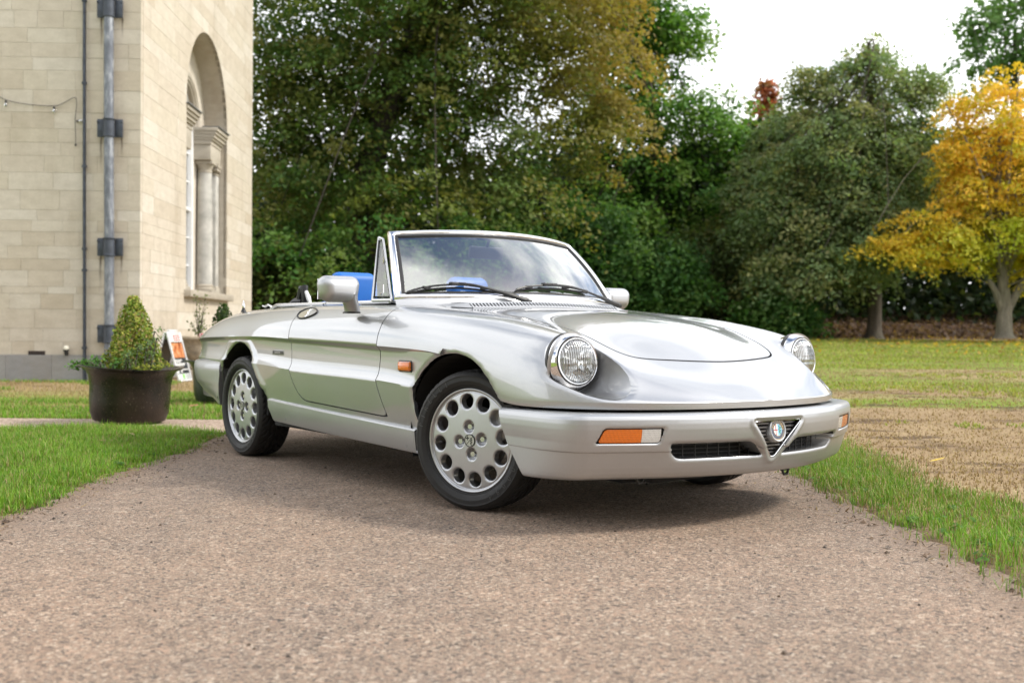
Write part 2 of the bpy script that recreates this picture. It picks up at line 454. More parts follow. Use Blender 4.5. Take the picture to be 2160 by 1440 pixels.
ZT = [pchip(XS, z) for z in ZT]
zLC = pchip([-3.15, -1.9, -1.5, -.6, -.3, .0], [.54, .532, .517, .501, .485, .47])
def section(X):
    """control points (nx, K, 2) of half sections"""
    X = np.asarray(X, float); w = W(X); P = []
    for k in range(9): P.append(np.stack([w * FR[k], ZT[k](X)], -1))
    b = sstep(-.05, .28, X); zu = ZT[8](X); lc = zLC(X); cr = 1 - sstep(-.52, -.17, X)
    low = [(-.004 - .012 * cr, zu - .004 - .016 * cr), (-.008 - .011 * cr, (zu + lc) / 2 + .0), (-.008 - .006 * cr, lc + .024), (-.001, lc), (-.013, lc - .085), (-.034, .30 + 0 * X)]
    nose = [(-.0006, zu - .004), (-.001, zu - .008), (-.0015, zu - .012), (-.002, zu - .015), (-.003, zu - .019), (-.004, zu - .023)]
    for (dl, zl), (dn, zn) in zip(low, nose):
        P.append(np.stack([w + dl * (1 - b) + dn * b, zl * (1 - b) + zn * b], -1))
    return np.stack(P, 1)
RUNS = [(0, 8), (8, 9), (9, 12), (12, 14)]
NSEG = [14, 12, 6, 7, 8, 9, 9, 7, 3, 7, 6, 4, 8, 8]
def hermite(P):
    """(nx,K,2) -> dense section with breaks at creases"""
    out = [P[:, 0]]
    for a, b in RUNS:
        Q = P[:, a:b + 1]; d = np.linalg.norm(np.diff(Q, axis=1), axis=2) + 1e-9
        n = Q.shape[1]; m = np.zeros_like(Q); sl = np.diff(Q, axis=1) / d[..., None]
        for i in range(1, n - 1):
            w1 = d[:, i][:, None]; w0 = d[:, i - 1][:, None]; m[:, i] = (sl[:, i - 1] * w1 + sl[:, i] * w0) / (w0 + w1)
        m[:, 0] = sl[:, 0]; m[:, -1] = sl[:, -1]
        if n > 2:
            m[:, 0] = 1.5 * sl[:, 0] - .5 * m[:, 1]; m[:, -1] = 1.5 * sl[:, -1] - .5 * m[:, -2]
        if a == 0: m[:, 0, 1] = 0; m[:, 0, 0] = 1
        for i in range(n - 1):
            for t in np.linspace(0, 1, NSEG[a + i] + 1)[1:]:
                h = d[:, i][:, None]
                out.append((1 + 2 * t) * (1 - t) ** 2 * Q[:, i] + t * (1 - t) ** 2 * h * m[:, i] + t * t * (3 - 2 * t) * Q[:, i + 1] + t * t * (t - 1) * h * m[:, i + 1])
    return np.stack(out, 1)
def body_X():
    a = np.arange(-3.15, .56, .0125); w = np.arange(.76, .02, -.011)
    n = .3 + .6251 * (1 - (w / .8) ** 2) ** (1 / 2.8)
    n = n[n > .565]
    return np.r_[a, n]
BX = body_X()
SEC = hermite(section(BX))                         # (nx, nv, 2) right half measured outwards
nx, nv = SEC.shape[:2]
half = np.zeros((nx, nv, 3)); half[:, :, 0] = BX[:, None]; half[:, :, 1] = SEC[:, :, 0]; half[:, :, 2] = SEC[:, :, 1]
def gsmooth(A, sig, mirror=False):
    # Gaussian fairing along axis 0, straight-line continuation past the ends
    k = int(3 * sig); w_ = np.exp(-.5 * (np.arange(-k, k + 1) / sig) ** 2); w_ /= w_.sum()
    head = A[1:k + 1][::-1] * np.array([1, -1, 1]) if mirror else 2 * A[:1] - A[1:k + 1][::-1]
    P_ = np.concatenate([head, A, 2 * A[-1:] - A[-k - 1:-1][::-1]]); return sum(w_[i] * P_[i:i + len(A)] for i in range(2 * k + 1))
half = gsmooth(half, 4.5)
ncr = sum(NSEG[:8]); vt = half.transpose(1, 0, 2)
vs2 = gsmooth(vt[:ncr + 1], 5.0, True); wt_ = np.clip((ncr - np.arange(ncr + 1)) / 14., 0, 1)[:, None, None]
half = half.copy(); half[:, :ncr + 1] = (vt[:ncr + 1] * (1 - wt_) + vs2 * wt_).transpose(1, 0, 2)
full = np.concatenate([half[:, ::-1], (half * np.array([1, -1, 1]))[:, 1:]], 1)      # left edge .. centre .. right edge
BV = full.reshape(-1, 3); BF = grid_faces(nx, full.shape[1])
# orient outwards (up)
def orient(V, F, up=(0, 0, 1)):
    N = vnormals(V, F); return F if (N @ np.array(up)).sum() > 0 else [f[::-1] for f in F]
BF = orient(BV, BF)

f_arch = smooth_poly([(-.298, .318), (-.315, .443), (-.289, .512), (-.209, .575), (-.117, .616), (-.02, .631), (.063, .626), (.137, .603), (.199, .561), (.249, .513), (.285, .468), (.308, .42), (.338, .345), (.366, .296), (.451, .19)], 6, False)
f_arch = np.vstack([f_arch, [(.47, -.2), (-.29, -.2)]])
r_arch = smooth_poly([(-1.745, .24), (-1.845, .349), (-1.945, .440), (-2.018, .537), (-2.094, .602), (-2.192, .637), (-2.304, .640), (-2.406, .608), (-2.478, .557), (-2.535, .49), (-2.57, .40)], 6, False)
r_arch = np.vstack([r_arch, [(-2.59, .3), (-2.59, -.2), (-1.72, -.2)]])
door_p = smooth_poly([(-.545, .86), (-.572, .79), (-.597, .675), (-.592, .616), (-.606, .501), (-.570, .40), (-.540, .344)], 5, False)
door_p = np.vstack([door_p, smooth_poly([(-.60, .342), (-.9, .352), (-1.2, .362), (-1.333, .367), (-1.385, .383), (-1.432, .415), (-1.468, .46), (-1.495, .517), (-1.497, .579), (-1.500, .68), (-1.494, .765), (-1.455, .81), (-1.37, .845), (-1.33, .87)], 5, False)])
door_p = np.vstack([door_p, [(-1.32, .92), (-.545, .92)]])
bh = [(-.60, .505), (-.4, .505), (-.2, .505), (0, .502), (.2, .487), (.33, .470), (.42, .460), (.505, .450), (.562, .430), (.604, .390), (.636, .31), (.665, .2), (.682, .1)]
bonnet_p = smooth_poly(bh + [(.689, 0)] + [(x, -y) for x, y in bh[::-1]], 5, True)
bonnet_p = smooth_poly(bh + [(.689, 0)] + [(x, -y) for x, y in bh[::-1]], 5, False)
cock_p = round_poly([(-.72, -.665), (-.60, -.45), (-.545, 0), (-.60, .45), (-.72, .665), (-2.03, .655), (-2.06, .5), (-2.06, -.5), (-2.03, -.655)], .12)

HL = np.array([.540, -.644, .6115]); SC_R = .117
def s_scoop(P, s=-1):
    """signed distance to the scoop in front of a headlight (positive outside)"""
    c = np.array([HL[0], s * abs(HL[1]), HL[2] - .008]); d = P - c
    ax = np.array([.985, -s * .125, -.112]); ax /= np.linalg.norm(ax); t = d @ ax; rad = np.linalg.norm(d - t[:, None] * ax, axis=1)
    q = np.maximum(t, 0); 
    rr = SC_R - .10 * np.maximum(q - .02, 0)
    return np.where(t > -.03, np.maximum(rad - rr, -(t + .015)), np.abs(t + .015))
def side_mask(P): return np.abs(P[:, 1]) > .5
def s_arch(P, poly):
    d = poly_sdf(P[:, [0, 2]], poly); return np.where(side_mask(P), -d, 1.0)
def s_door(P, s):
    d = poly_sdf(P[:, [0, 2]], door_p); ok = (P[:, 1] * s > .45)
    return np.where(ok, d, -1.0)
def s_bonnet(P):
    d = poly_sdf(P[:, :2], bonnet_p); return np.where(P[:, 2] > .5, d, -1.0)
def s_cock(P): return poly_sdf(P[:, :2], cock_p)

# relief: rear arch flare, rounded arch and scoop edges
N0 = vnormals(BV, BF)
P = BV.copy()
dr = -s_arch(BV, r_arch); dr = np.where(side_mask(BV), -dr, 1)
fl = np.where((dr > -.05) & side_mask(BV) & (BV[:, 2] > .40), 1 - sstep(.038, .060, dr), 0) * (1 - sstep(-.028, -.012, BV[:, 2] - ZT[8](BV[:, 0])))
P += N0 * (fl * .0065)[:, None]
for sd, rad in ((dr, .012), (s_arch(BV, f_arch), .010)):
    q = np.clip(1 - sd / rad, 0, 1); q = np.where((sd > -.02) & side_mask(BV), q, 0)
    P -= N0 * (rad * .8 * (1 - np.sqrt(np.maximum(1 - q ** 2, 0))))[:, None]
for s in (-1, 1):
    sd = s_scoop(BV, s); q = np.clip(1 - sd / .011, 0, 1); q = np.where((BV[:, 0] > HL[0] - .01) & (sd > -.02), q, 0)
    P -= N0 * (.007 * (1 - np.sqrt(np.maximum(1 - q ** 2, 0))))[:, None]
BV = P
GAP = .0028
V, F = BV, BF
V, F = clip(V, F, s_arch(V, f_arch)); V, F = clip(V, F, s_arch(V, r_arch)); GB = .0042
V, F = clip(V, F, -s_cock(V))
bonV, bonF = clip(V, F, s_bonnet(V) - GB)
V, F = clip(V, F, -s_bonnet(V) - GB)
doors = {}
for s in (-1, 1):
    doors[s] = clip(V, F, s_door(V, s) - GAP)
    V, F = clip(V, F, -s_door(V, s) - GAP)
    V, F = clip(V, F, s_scoop(V, s))
bodyV, bodyF = hem(V, F, .028)
# close the tail and the very tip of the nose
tail = [tuple(v) for v in full[0]]; tip = [tuple(v) for v in full[-1]]
body = MB().add(bodyV, bodyF)
body.add(tail, [tuple(range(len(tail)))]); body.add(tip, [tuple(range(len(tip)))[::-1]])
# scoop walls
bvh = BVHTree.FromPolygons([tuple(v) for v in BV], BF)
def inside_body(Pt):
    o = np.zeros(len(Pt))
    for i, p in enumerate(Pt):
        loc, nn, _, dist = bvh.find_nearest(Vector(p)); o[i] = -dist if (Vector(p) - loc).dot(nn) > 0 else dist
    return o
for s in (-1, 1):
    c = np.array([HL[0], s * abs(HL[1]), HL[2] - .008]); ax = np.array([.985, -s * .125, -.112]); ax /= np.linalg.norm(ax); e2 = np.cross(ax, [0, 1, 0.]); e2 /= np.linalg.norm(e2); e1 = np.cross(e2, ax)
    ts = np.linspace(-.015, .30, 50); th = np.linspace(0, 2 * np.pi, 97)[:-1]
    rr = SC_R - .10 * np.maximum(np.maximum(ts, 0) - .02, 0)
    G = c + ts[:, None, None] * ax + rr[:, None, None] * (np.cos(th)[None, :, None] * e1 + np.sin(th)[None, :, None] * e2)
    gv = G.reshape(-1, 3); gf = grid_faces(len(ts), len(th), True)
    gf = gf if (vnormals(gv, gf)[len(th) * 20] @ (c + ts[20] * ax - gv[len(th) * 20])) > 0 else [f[::-1] for f in gf]
    gv, gf = clip(gv, gf, inside_body(gv) + .0015)
    body.add(gv, gf)
    k = len(th); disc = [tuple(v) for v in (c - .015 * ax + SC_R * (np.cos(th)[:, None] * e1 + np.sin(th)[:, None] * e2))]
    body.add(disc, [tuple(range(k))])
body_o = body.build('body_shell', M['paint'], car, smooth=True)
bv, bf = hem(bonV, bonF, .014)
obj('bonnet', bv, bf, M['paint'], car)
for s in (-1, 1):
    dv, df = hem(*doors[s], .020)
    door = obj('door', dv, df, M['paint'], car)
    doors[s] = door

def body_y(x, z, s=-1, out=0.0):
    """point on the body side at x, z"""
    hit, nn, _, _ = bvh.ray_cast(Vector((x, s * 2.0, z)), Vector((0, -s, 0)))
    return hit + nn * out, nn
def body_z(x, y, out=0.0):
    hit, nn, _, _ = bvh.ray_cast(Vector((x, y, 2.0)), Vector((0, 0, -1)))
    return hit + nn * out, nn

# chrome waist trim on top of the doors and windscreen scuttle, door tops' inner faces
for s in (-1, 1):
    mb = MB(); pts = []
    for x in np.linspace(-.72, -1.33, 16): pts.append((x, s * .672, .851))
    mb.tube(pts, .009, 6); mb.build('waist_trim', M['steel'], doors[s])
    mb = MB(); mb.box((-1.02, s * .63, .60), (.62, .035, .44), bev=.012); mb.build('door_card', M['tan'], doors[s])
    mb = MB(); mb.tube([(x, s * .668, .851 - (.02 * (x < -1.95))) for x in np.linspace(-1.345, -2.0, 10)], .009, 6); mb.build('waist_trim', M['steel'], car)
# ---- sill panels
for s in (-1, 1):
    prof = [(.768, .352), (.790, .350), (.797, .344), (.796, .330), (.788, .25), (.782, .238), (.74, .228)]
    xs = np.linspace(-1.80, -.29, 24); G = []
    for x in xs:
        k = (x + 1.74) / 1.44
        wv = float(W(x)) - .81
        G.append([(x, s * (y + wv), z - .046 * k * (1 if z > .3 else .75)) for y, z in prof])
    gv = np.array(G).reshape(-1, 3); gf = orient(gv, grid_faces(len(xs), len(prof)), (0, s, 0))
    end = MB().add(*clip(gv, gf, np.minimum(-poly_sdf(gv[:, [0, 2]], r_arch) - .004, -poly_sdf(gv[:, [0, 2]], f_arch) - .004)))
    hv, hf = hem(np.array(end.V), end.F, .03)
    o = obj('sill_panel', hv, hf, M['bumper'], car); sharpen(o.data, 25)
    sc = MB()
    for x in (-1.575, -.37):
        z = .262 - .034 * (x + 1.74) / 1.44; yy = float(W(x)) - .81 + .789
        sc.lathe([(.006, -.002), (.006, .004), (.0, .006)], 10, 'Y', (x, s * yy, z))
    sc.build('sill_screw', M['steel'], o)

# ---- front bumper
def bcurve(y):
    """front bumper plan curve across the nose: x and outward normal at y"""
    x = .972 - .413 * y * y; n = np.array([1.0, .826 * y]); return x, n / np.linalg.norm(n)
prof_z = [.436, .437, .434, .426, .415, .400, .38, .36, .34, .32, .308, .302, .298, .294, .28, .26, .24, .22, .207, .199, .194]
prof_o = [-.085, -.03, -.014, -.004, .0005, .002, .002, 0, -.003, -.008, -.0115, -.0135, -.021, -.0225, -.027, -.034, -.042, -.052, -.062, -.075, -.11]
po = pchip(prof_z[::-1][1:-1] if False else sorted(prof_z[2:]), [o for z, o in sorted(zip(prof_z[2:], prof_o[2:]))])
def bpt(y, z, off=0.0, o=None):
    x, n = bcurve(y); k = .12 + .88 * sstep(.45, .85, x)
    oo = (po(z) if o is None else o); oo = (-.004 + (oo + .004) * k if oo < -.004 else oo) + off
    return (x + n[0] * oo, y + n[1] * oo, z)
# plan of the whole bumper: bowed front, tight corners, straight sides back to the wheel arch
hp = [(.972 - .413 * y * y, y) for y in np.linspace(0, .735, 60)]
B0, B1, B2 = np.array([.749, .735]), np.array([.702, .813]), np.array([.53, .814])
hp += [tuple((1 - t) ** 2 * B0 + 2 * t * (1 - t) * B1 + t * t * B2) for t in np.linspace(0, 1, 40)[1:]] + [(x, .814 - .004 * (.53 - x) / .23) for x in np.linspace(.52, .18, 30)]
hp = np.array(hp); fullp = np.vstack([(hp * [1, -1])[::-1], hp[1:]])
Ls = np.r_[0, np.cumsum(np.hypot(*np.diff(fullp, axis=0).T))]; si = np.linspace(0, Ls[-1], 380); fp = np.c_[np.interp(si, Ls, fullp[:, 0]), np.interp(si, Ls, fullp[:, 1])]
tgp = np.gradient(fp, axis=0); tgp /= np.linalg.norm(tgp, axis=1)[:, None]
td = np.linspace(0, len(prof_z) - 1, 91); pz = np.interp(td, np.arange(len(prof_z)), prof_z); pofs = np.interp(td, np.arange(len(prof_z)), prof_o)
rows = []
for p_, t_ in zip(fp, tgp):
    k_ = .12 + .88 * float(sstep(.45, .85, p_[0])); n_ = np.array([t_[1], -t_[0]])
    rows.append([(p_[0] + n_[0] * oo, p_[1] + n_[1] * oo, z) for z, oo in ((z, (-.004 + (o + .004) * k_) if (o < -.004 and z < .40) else o) for z, o in zip(pz, pofs))])
fbV = np.array(rows).reshape(-1, 3); fbF = orient(fbV, grid_faces(len(rows), len(pz)), (1, 0, 0))
fbN = vnormals(fbV, fbF)
# openings in (y, z)
vee = round_poly([(-.137, .402), (.137, .402), (.012, .258), (-.012, .258)], [.014, .014, .02, .02])
vee_out = round_poly([(-.172, .43), (.172, .43), (.020, .232), (-.020, .232)], [.01, .01, .03, .03])
def intake(s): return round_poly([(s * .470, .328), (s * .130, .328), (s * .088, .305), (s * .050, .270), (s * .435, .270)], [.02, .02, .04, .01, .03], 6)
def signal_p(s): return round_poly([(s * .716, .331), (s * .507, .331), (s * .492, .386), (s * .694, .386)], [.006, .01, .01, .012])
sd_v = lambda V: np.where(V[:, 0] > .6, -poly_sdf(V[:, 1:], vee), 1)
V, F = fbV.copy(), fbF
def ridge(V, N, d, h, w): V += N * (h * np.exp(-((d - w) / (w * .7)) ** 2) * (d > -.03))[:, None]
front = V[:, 0] > .5
d = sd_v(V); ridge(V, fbN, np.where(front, d, 1), .006, .012)
for s in (-1, 1):
    for pol, rad, h in ((intake(s), .014, .011), (signal_p(s), .007, .006)):
        d = -poly_sdf(fbV[:, 1:], pol); q = np.where(front & (np.abs(d) < rad + .02), np.clip(1 - d / rad, 0, 1), 0)
        V -= fbN * (h * (1 - np.sqrt(np.maximum(1 - q ** 2, 0))))[:, None]
keep_f = lambda V: -poly_sdf(V[:, [0, 2]], f_arch) - .003
V, F = clip(V, F, keep_f(V))
V, F = clip(V, F, sd_v(V))
for s in (-1, 1):
    for pol in (intake(s), signal_p(s)):
        V, F = clip(V, F, np.where(V[:, 0] > .5, -poly_sdf(V[:, 1:], pol), 1))
dv_ = np.abs(sd_v(V)) < 1e-4
di_ = [(np.abs(poly_sdf(V[:, 1:], intake(q))) < 2e-4) & (V[:, 0] > .5) for q in (-1, 1)]
n0 = len(V)
pad = lambda m, V: np.r_[m, np.zeros(len(V) - len(m), bool)]
rest = ~(dv_ | di_[0] | di_[1])
F0 = list(F); Vall, Fall = V, list(F)
for sel, dep in ((rest, .024), (dv_, .030), (di_[0], .085), (di_[1], .085)):
    dr_ = None
    if dep > .08:
        dr_ = np.tile(np.array([-1.0, 0, 0]), (len(V), 1)); dr_[:, 1] = -np.sign(V[:, 1]) * .85 * sstep(.36, .44, np.abs(V[:, 1]))
        dr_[:, 2] = .0
    hv, hf = hem(V, F0, dep, sel=sel, direction=dr_)
    extra = hv[len(V):]; off = len(Vall) - len(V)
    Fall += [tuple(i + off if i >= len(V) else i for i in f) for f in hf[len(F0):]]; Vall = np.vstack([Vall, extra]) if len(extra) else Vall
V, F = Vall, Fall
fb = obj('front_bumper', V, F, M['bumper'], car); sharpen(fb.data, 40)
# darkness behind the openings
mb = MB(); pts = [bpt(y, .33, -.115, 0) for y in np.linspace(-.74, .74, 41)]
mb.add([(p[0], p[1], z) for p in pts for z in (.458 if abs(p[1]) < .58 else .43, .225)], grid_faces(41, 2)); mb.build('bumper_backing', M['dark'], fb)
mb = MB(); pl_ = np.array([(-.150, .412), (.150, .412), (.026, .245), (-.026, .245)]); mb.add([bpt(y, z, -.034) for y, z in pl_], [(0, 1, 2, 3)]); mb.build('grille_back', M['dark'], fb, smooth=False)
# shield grille bars
nb = 9
zs = np.linspace(.388, .276, nb); me_bar = None
for z in zs:
    hw = .137 - (.402 - z) / .144 * .127 - .004
    mb = MB(); P1 = [bpt(y, z, -.018) for y in np.linspace(-hw, hw, 7)]
    V_ = []
    for p in P1: V_ += [(p[0], p[1], p[2] + .0035), (p[0] - .012, p[1], p[2] + .0055), (p[0] - .012, p[1], p[2] - .002), (p[0], p[1], p[2] - .0025)]
    mb.add(V_, [f for f in grid_faces(7, 4, True)]); mb.build('grille_bar', simple('grille_bar_grey', (.16, .16, .165, 1), .3, .6) if me_bar is None else me_bar, fb)
    me_bar = bpy.data.objects[-1].data.materials[0] if False else bpy.data.materials['grille_bar_grey']
# chrome lining of the shield
mb = MB(); pts = [bpt(y, z, -.002) for y, z in round_poly([(-.132, .399), (.132, .399), (.011, .262), (-.011, .262)], [.012, .012, .018, .018])]
mb.tube([*pts, pts[0]], .0026, 6, caps=False); mb.build('grille_surround', M['chrome'], fb)
# radiator mesh behind the lower intakes
for s in (-1, 1):
    mb = MB()
    for y in np.arange(.08, .45, .052): a = bpt(s * y, .33, -.08, 0); mb.box((a[0], a[1], .30), (.004, .003, .07))
    for z in (.285, .30, .315): mb.tube([bpt(s * y, z, -.076, -.02) for y in np.linspace(.05, .45, 9)], .0018, 5)
    mb.build('intake_mesh', simple('intake_mesh_black', (.03, .03, .032, 1), .4) if s < 0 else bpy.data.materials['intake_mesh_black'], fb)
# badge
def badge(parent, c, rot, r, full=True):
    b = part('badge', parent, c, rot)
    return b
bc = Vector(bpt(0, .362, -.016)); lean = R(-8)
def on_badge(V): return np.asarray(V)
rotm = np.array(Matrix.Rotation(lean, 3, 'Y'))
def badge_place(V2, lift):
    """2-D badge artwork (right, up) seen from the front -> car space"""
    V2 = np.asarray(V2); L_ = np.c_[np.full(len(V2), lift), V2[:, 0], V2[:, 1]]
    return L_ @ rotm.T + np.array(bc)
ringp = [(.047, -.03), (.047, .004), (.0455, .009), (.042, .011), (.0385, .010), (.0365, .006)]
mb = MB(); vv, ff = lathe(ringp, 40); vv = np.array(vv)
mb.add(np.c_[vv[:, 2], vv[:, 0], vv[:, 1]] @ rotm.T + np.array(bc), ff)
bd = mb.build('badge', M['bumper'], fb)
def disc2(r, n=36, c=(0, 0), a0=0, a1=2 * math.pi): return [(c[0] + r * math.cos(a0 + (a1 - a0) * i / n), c[1] + r * math.sin(a0 + (a1 - a0) * i / n)) for i in range(n)]
art = MB(); mats = [M['e_gold'], M['e_blue'], M['e_white'], M['e_sky'], M['e_red'], M['e_green']]
def flat(p2, lift, mi): art.add(badge_place(p2, lift), [tuple(range(len(p2)))], mi)
flat(disc2(.037), .0065, 0); flat(disc2(.0352), .0070, 1); flat(disc2(.0232), .0075, 0)
hl_ = [(.0222 * math.cos(a), .0222 * math.sin(a)) for a in np.linspace(math.pi / 2, 3 * math.pi / 2, 20)]
flat(hl_, .0080, 2); flat([(-x, y) for x, y in hl_][::-1], .0080, 3)
flat([(-.0128, -.0185), (-.0088, -.020), (-.0088, .020), (-.0128, .0185)], .0085, 4); flat([(-.0212, -.002), (-.0005, -.002), (-.0005, .002), (-.0212, .002)], .0087, 4)
sn = [(.012, .0165), (.0075, .014), (.0095, .0105), (.0155, .009), (.0155, .0055), (.007, .004), (.0065, .0005), (.015, -.001), (.015, -.0045), (.007, -.006), (.008, -.0095), (.013, -.011), (.011, -.016)]
sn = smooth_poly(sn, 4, False); tg = np.gradient(sn, axis=0); tg /= np.linalg.norm(tg, axis=1)[:, None]; nrm = np.c_[-tg[:, 1], tg[:, 0]] * .0017
art.add(badge_place(np.vstack([sn + nrm, sn - nrm]), .0088), [(i, i + 1, len(sn) + i + 1, len(sn) + i) for i in range(len(sn) - 1)], 5)
letters = {}
for ch, ang in zip('ALFAROMEO', [158, 139, 120, 102, 78, 62, 43, 24, 8]):
    if ch not in letters: letters[ch] = text_mesh(ch, .0125)
    lv, lf = letters[ch]; a = R(ang); c_, s_ = math.cos(a - math.pi / 2), math.sin(a - math.pi / 2)
    q = np.c_[lv[:, 0] * c_ - lv[:, 1] * s_ + .0292 * math.cos(a), lv[:, 0] * s_ + lv[:, 1] * c_ + .0292 * math.sin(a)]
    art.add(badge_place(q, .0076), lf, 0)
art.build('badge_enamel', mats, bd, smooth=False)
# front indicators (amber outer, clear inner)
def patch(poly, off, fn, n=10):
    poly = np.asarray(poly); lo, hi = poly.min(0), poly.max(0); gu = np.linspace(lo[0], hi[0], 40); gv = np.linspace(lo[1], hi[1], 14)
    g = np.array([(u, v) for u in gu for v in gv]); f = grid_faces(40, 14)
    g3 = np.c_[g, np.zeros(len(g))]; v, f = clip(g3, f, poly_sdf(g, poly)); 
    return np.array([fn(a, b, off) for a, b, _ in v]), f
for s in (-1, 1):
    sp = signal_p(s); ctr = sp.mean(0)
    hous, hf_ = patch(sp, -.022, bpt)
    hv, hf_ = hous, orient(hous, hf_, (1, 0, 0))
    ind = obj('indicator', hv, hf_, M['black'], fb)
    def sub(y0, y1, name, mat):
        ps = ctr + (sp - ctr) * np.array([.955, .86]); lo = round_poly([(s * y0, .30), (s * y1, .30), (s * y1, .42), (s * y0, .42)], .001)
        v, f = patch(ps, -.005, bpt); f = orient(v, f, (1, 0, 0))
        yy = np.abs(v[:, 1]); v, f = clip(v, f, np.minimum(yy - min(y0, y1), max(y0, y1) - yy)); v, f = hem(v, f, .016)
        obj(name, v, f, mat, ind)
    sub(.73, .570, 'amber_lens', M['amber']); sub(.569, .505, 'clear_lens', M['clear'])
# number-plate-less lower hardware: tow loops and a splash tray
for (y, x) in ((-.45, .70), (.20, .84)):
    mb = MB(); pl = round_poly([(-.028, .03), (.028, .03), (.020, -.045), (-.020, -.045)], .012)
    n_ = len(pl); hole = [(.011 * math.cos(a), -.022 + .011 * math.sin(a)) for a in np.linspace(0, 2 * math.pi, 17)[:-1]]
    outer = [(x, y + u, .195 + v) for u, v in pl]; rg = [(x + .004, y + u, .195 + v) for u, v in hole]
    mb.tube([(x, y - .018, .225), (x, y - .016, .182), (x, y - .008, .170), (x, y + .008, .170), (x, y + .016, .182), (x, y + .018, .225)], .0055, 6)
    mb.box((x - .002, y, .205), (.006, .05, .04)); mb.build('towing_eye', M['black'], car)
mb = MB(); mb.box((.52, -.18, .175), (.24, .3, .05), bev=.012); mb.box((.45, -.30, .168), (.12, .12, .06), bev=.01); mb.build('engine_undertray', M['dark'], car)

# ---- rear bumper
def rb_row(y0, x0, n, rear):
    z = np.array([.522, .524, .516, .50, .47, .44, .41, .385, .378, .37, .34, .31, .285, .272, .268])
    o = np.array([-.06, -.012, -.002, .003, .004, .0, -.008, -.02, -.030, -.034, -.06, -.10, -.15, -.18, -.22])
    k = np.where(o < -.005, .12 + .88 * rear, 1); o2 = np.where(z > .51, o, o * k)
    return [(x0 + n[0] * a, y0 + n[1] * a, b) for a, b in zip(o2, z)]
rp_ = smooth_poly([(-2.55, .738), (-2.70, .735), (-2.85, .726), (-3.0, .706), (-3.12, .668), (-3.20, .59), (-3.245, .42), (-3.265, .2), (-3.27, 0)], 6, False)
rp_ = np.vstack([rp_, (rp_ * [1, -1])[::-1][1:]]); tg = np.gradient(rp_, axis=0); tg /= np.linalg.norm(tg, axis=1)[:, None]
rows = [rb_row(p[1], p[0], (t[1], -t[0]), float(sstep(-2.60, -3.10 + 0, p[0]) if False else np.clip((-2.62 - p[0]) / .5, 0, 1))) for p, t in zip(rp_, tg)]
rows = np.array(rows)
c0 = rows.mean((0, 1))
if (vnormals(rows.reshape(-1, 3), grid_faces(len(rp_), rows.shape[1]))[rows.shape[1] * 2 + 4] @ np.array([0, 1, 0])) < 0: flip = True
else: flip = False
if abs(tg[0][1]) >= 0 and (rows[2, 4, 1] < rp_[2, 1]): pass
rv = rows.reshape(-1, 3); rf = grid_faces(len(rp_), rows.shape[1])
if flip: rf = [f[::-1] for f in rf]
rv, rf = clip(rv, rf, np.where(rv[:, 0] > -2.75, -poly_sdf(rv[:, [0, 2]], r_arch) - .003, 1))
rv, rf = hem(rv, rf, .05)
o = obj('rear_bumper', rv, rf, M['bumper'], car); sharpen(o.data, 40)
# rear lamps
for s in (-1, 1):
    mb = MB(); mb.box((-3.155, s * .42, .66), (.02, .28, .075), bev=.008); mb.box((-3.12, s * .628, .665), (.05, .02, .05), bev=.006); mb.build('rear_lamp', M['red'], car)

# ---- headlights
def hlamp(s):
    h = part('headlight', car, (HL[0], s * abs(HL[1]), HL[2]), (0, R(-6), R(4 * s)))
    mb = MB(); mb.lathe([(.100, -.06), (.1065, -.015), (.1075, -.004), (.106, .003), (.102, .013), (.0970, .024), (.0945, .029), (.0925, .031), (.0905, .029), (.0900, .019)], 64, 'X'); mb.build('chrome_bezel', M['chrome'], h)
    mb = MB(); mb.lathe([(.0905, .015), (.0905, .0285), (.088, .0305), (.0858, .0285), (.0858, .009)], 64, 'X'); mb.build('rubber_seal', M['black'], h)
    mb = MB(); mb.lathe([(.0857, .009), (.0857, .032), (.0845, .0345), (.082, .0345), (.0805, .031), (.0805, .009)], 64, 'X'); mb.build('lamp_rim', M['chrome'], h)
    mb = MB(); mb.lathe([(.0807, .031), (.078, .037), (.072, .0425), (.060, .0485), (.045, .053), (.025, .0555), (.008, .0565), (.0005, .0565)], 64, 'X'); mb.build('lamp_lens', M['lens'], h)
    mb = MB(); mb.lathe([(.081, .028)] + [(r_, .028 - .075 * (1 - (r_ / .081) ** 2)) for r_ in np.linspace(.079, .014, 16)] + [(.0005, -.048)], 64, 'X'); mb.build('reflector', M['reflector'], h)
    mb = MB(); mb.lathe([(.0005, .020), (.012, .018), (.013, .002), (.010, -.046)], 20, 'X'); mb.build('bulb_shield', M['steel'], h)
    mb = MB(); mb.lathe([(.004, 0), (.004, .004), (.0005, .005)], 8, 'X', (.016, 0, -.1005)); mb.build('bezel_screw', M['black'], h)
    mb = MB(); mb.lathe([(.1098, -.018), (.1098, -.004), (.1062, .0)], 64, 'X'); mb.build('bezel_gasket', M['black'], h)
for s in (-1, 1): hlamp(s)

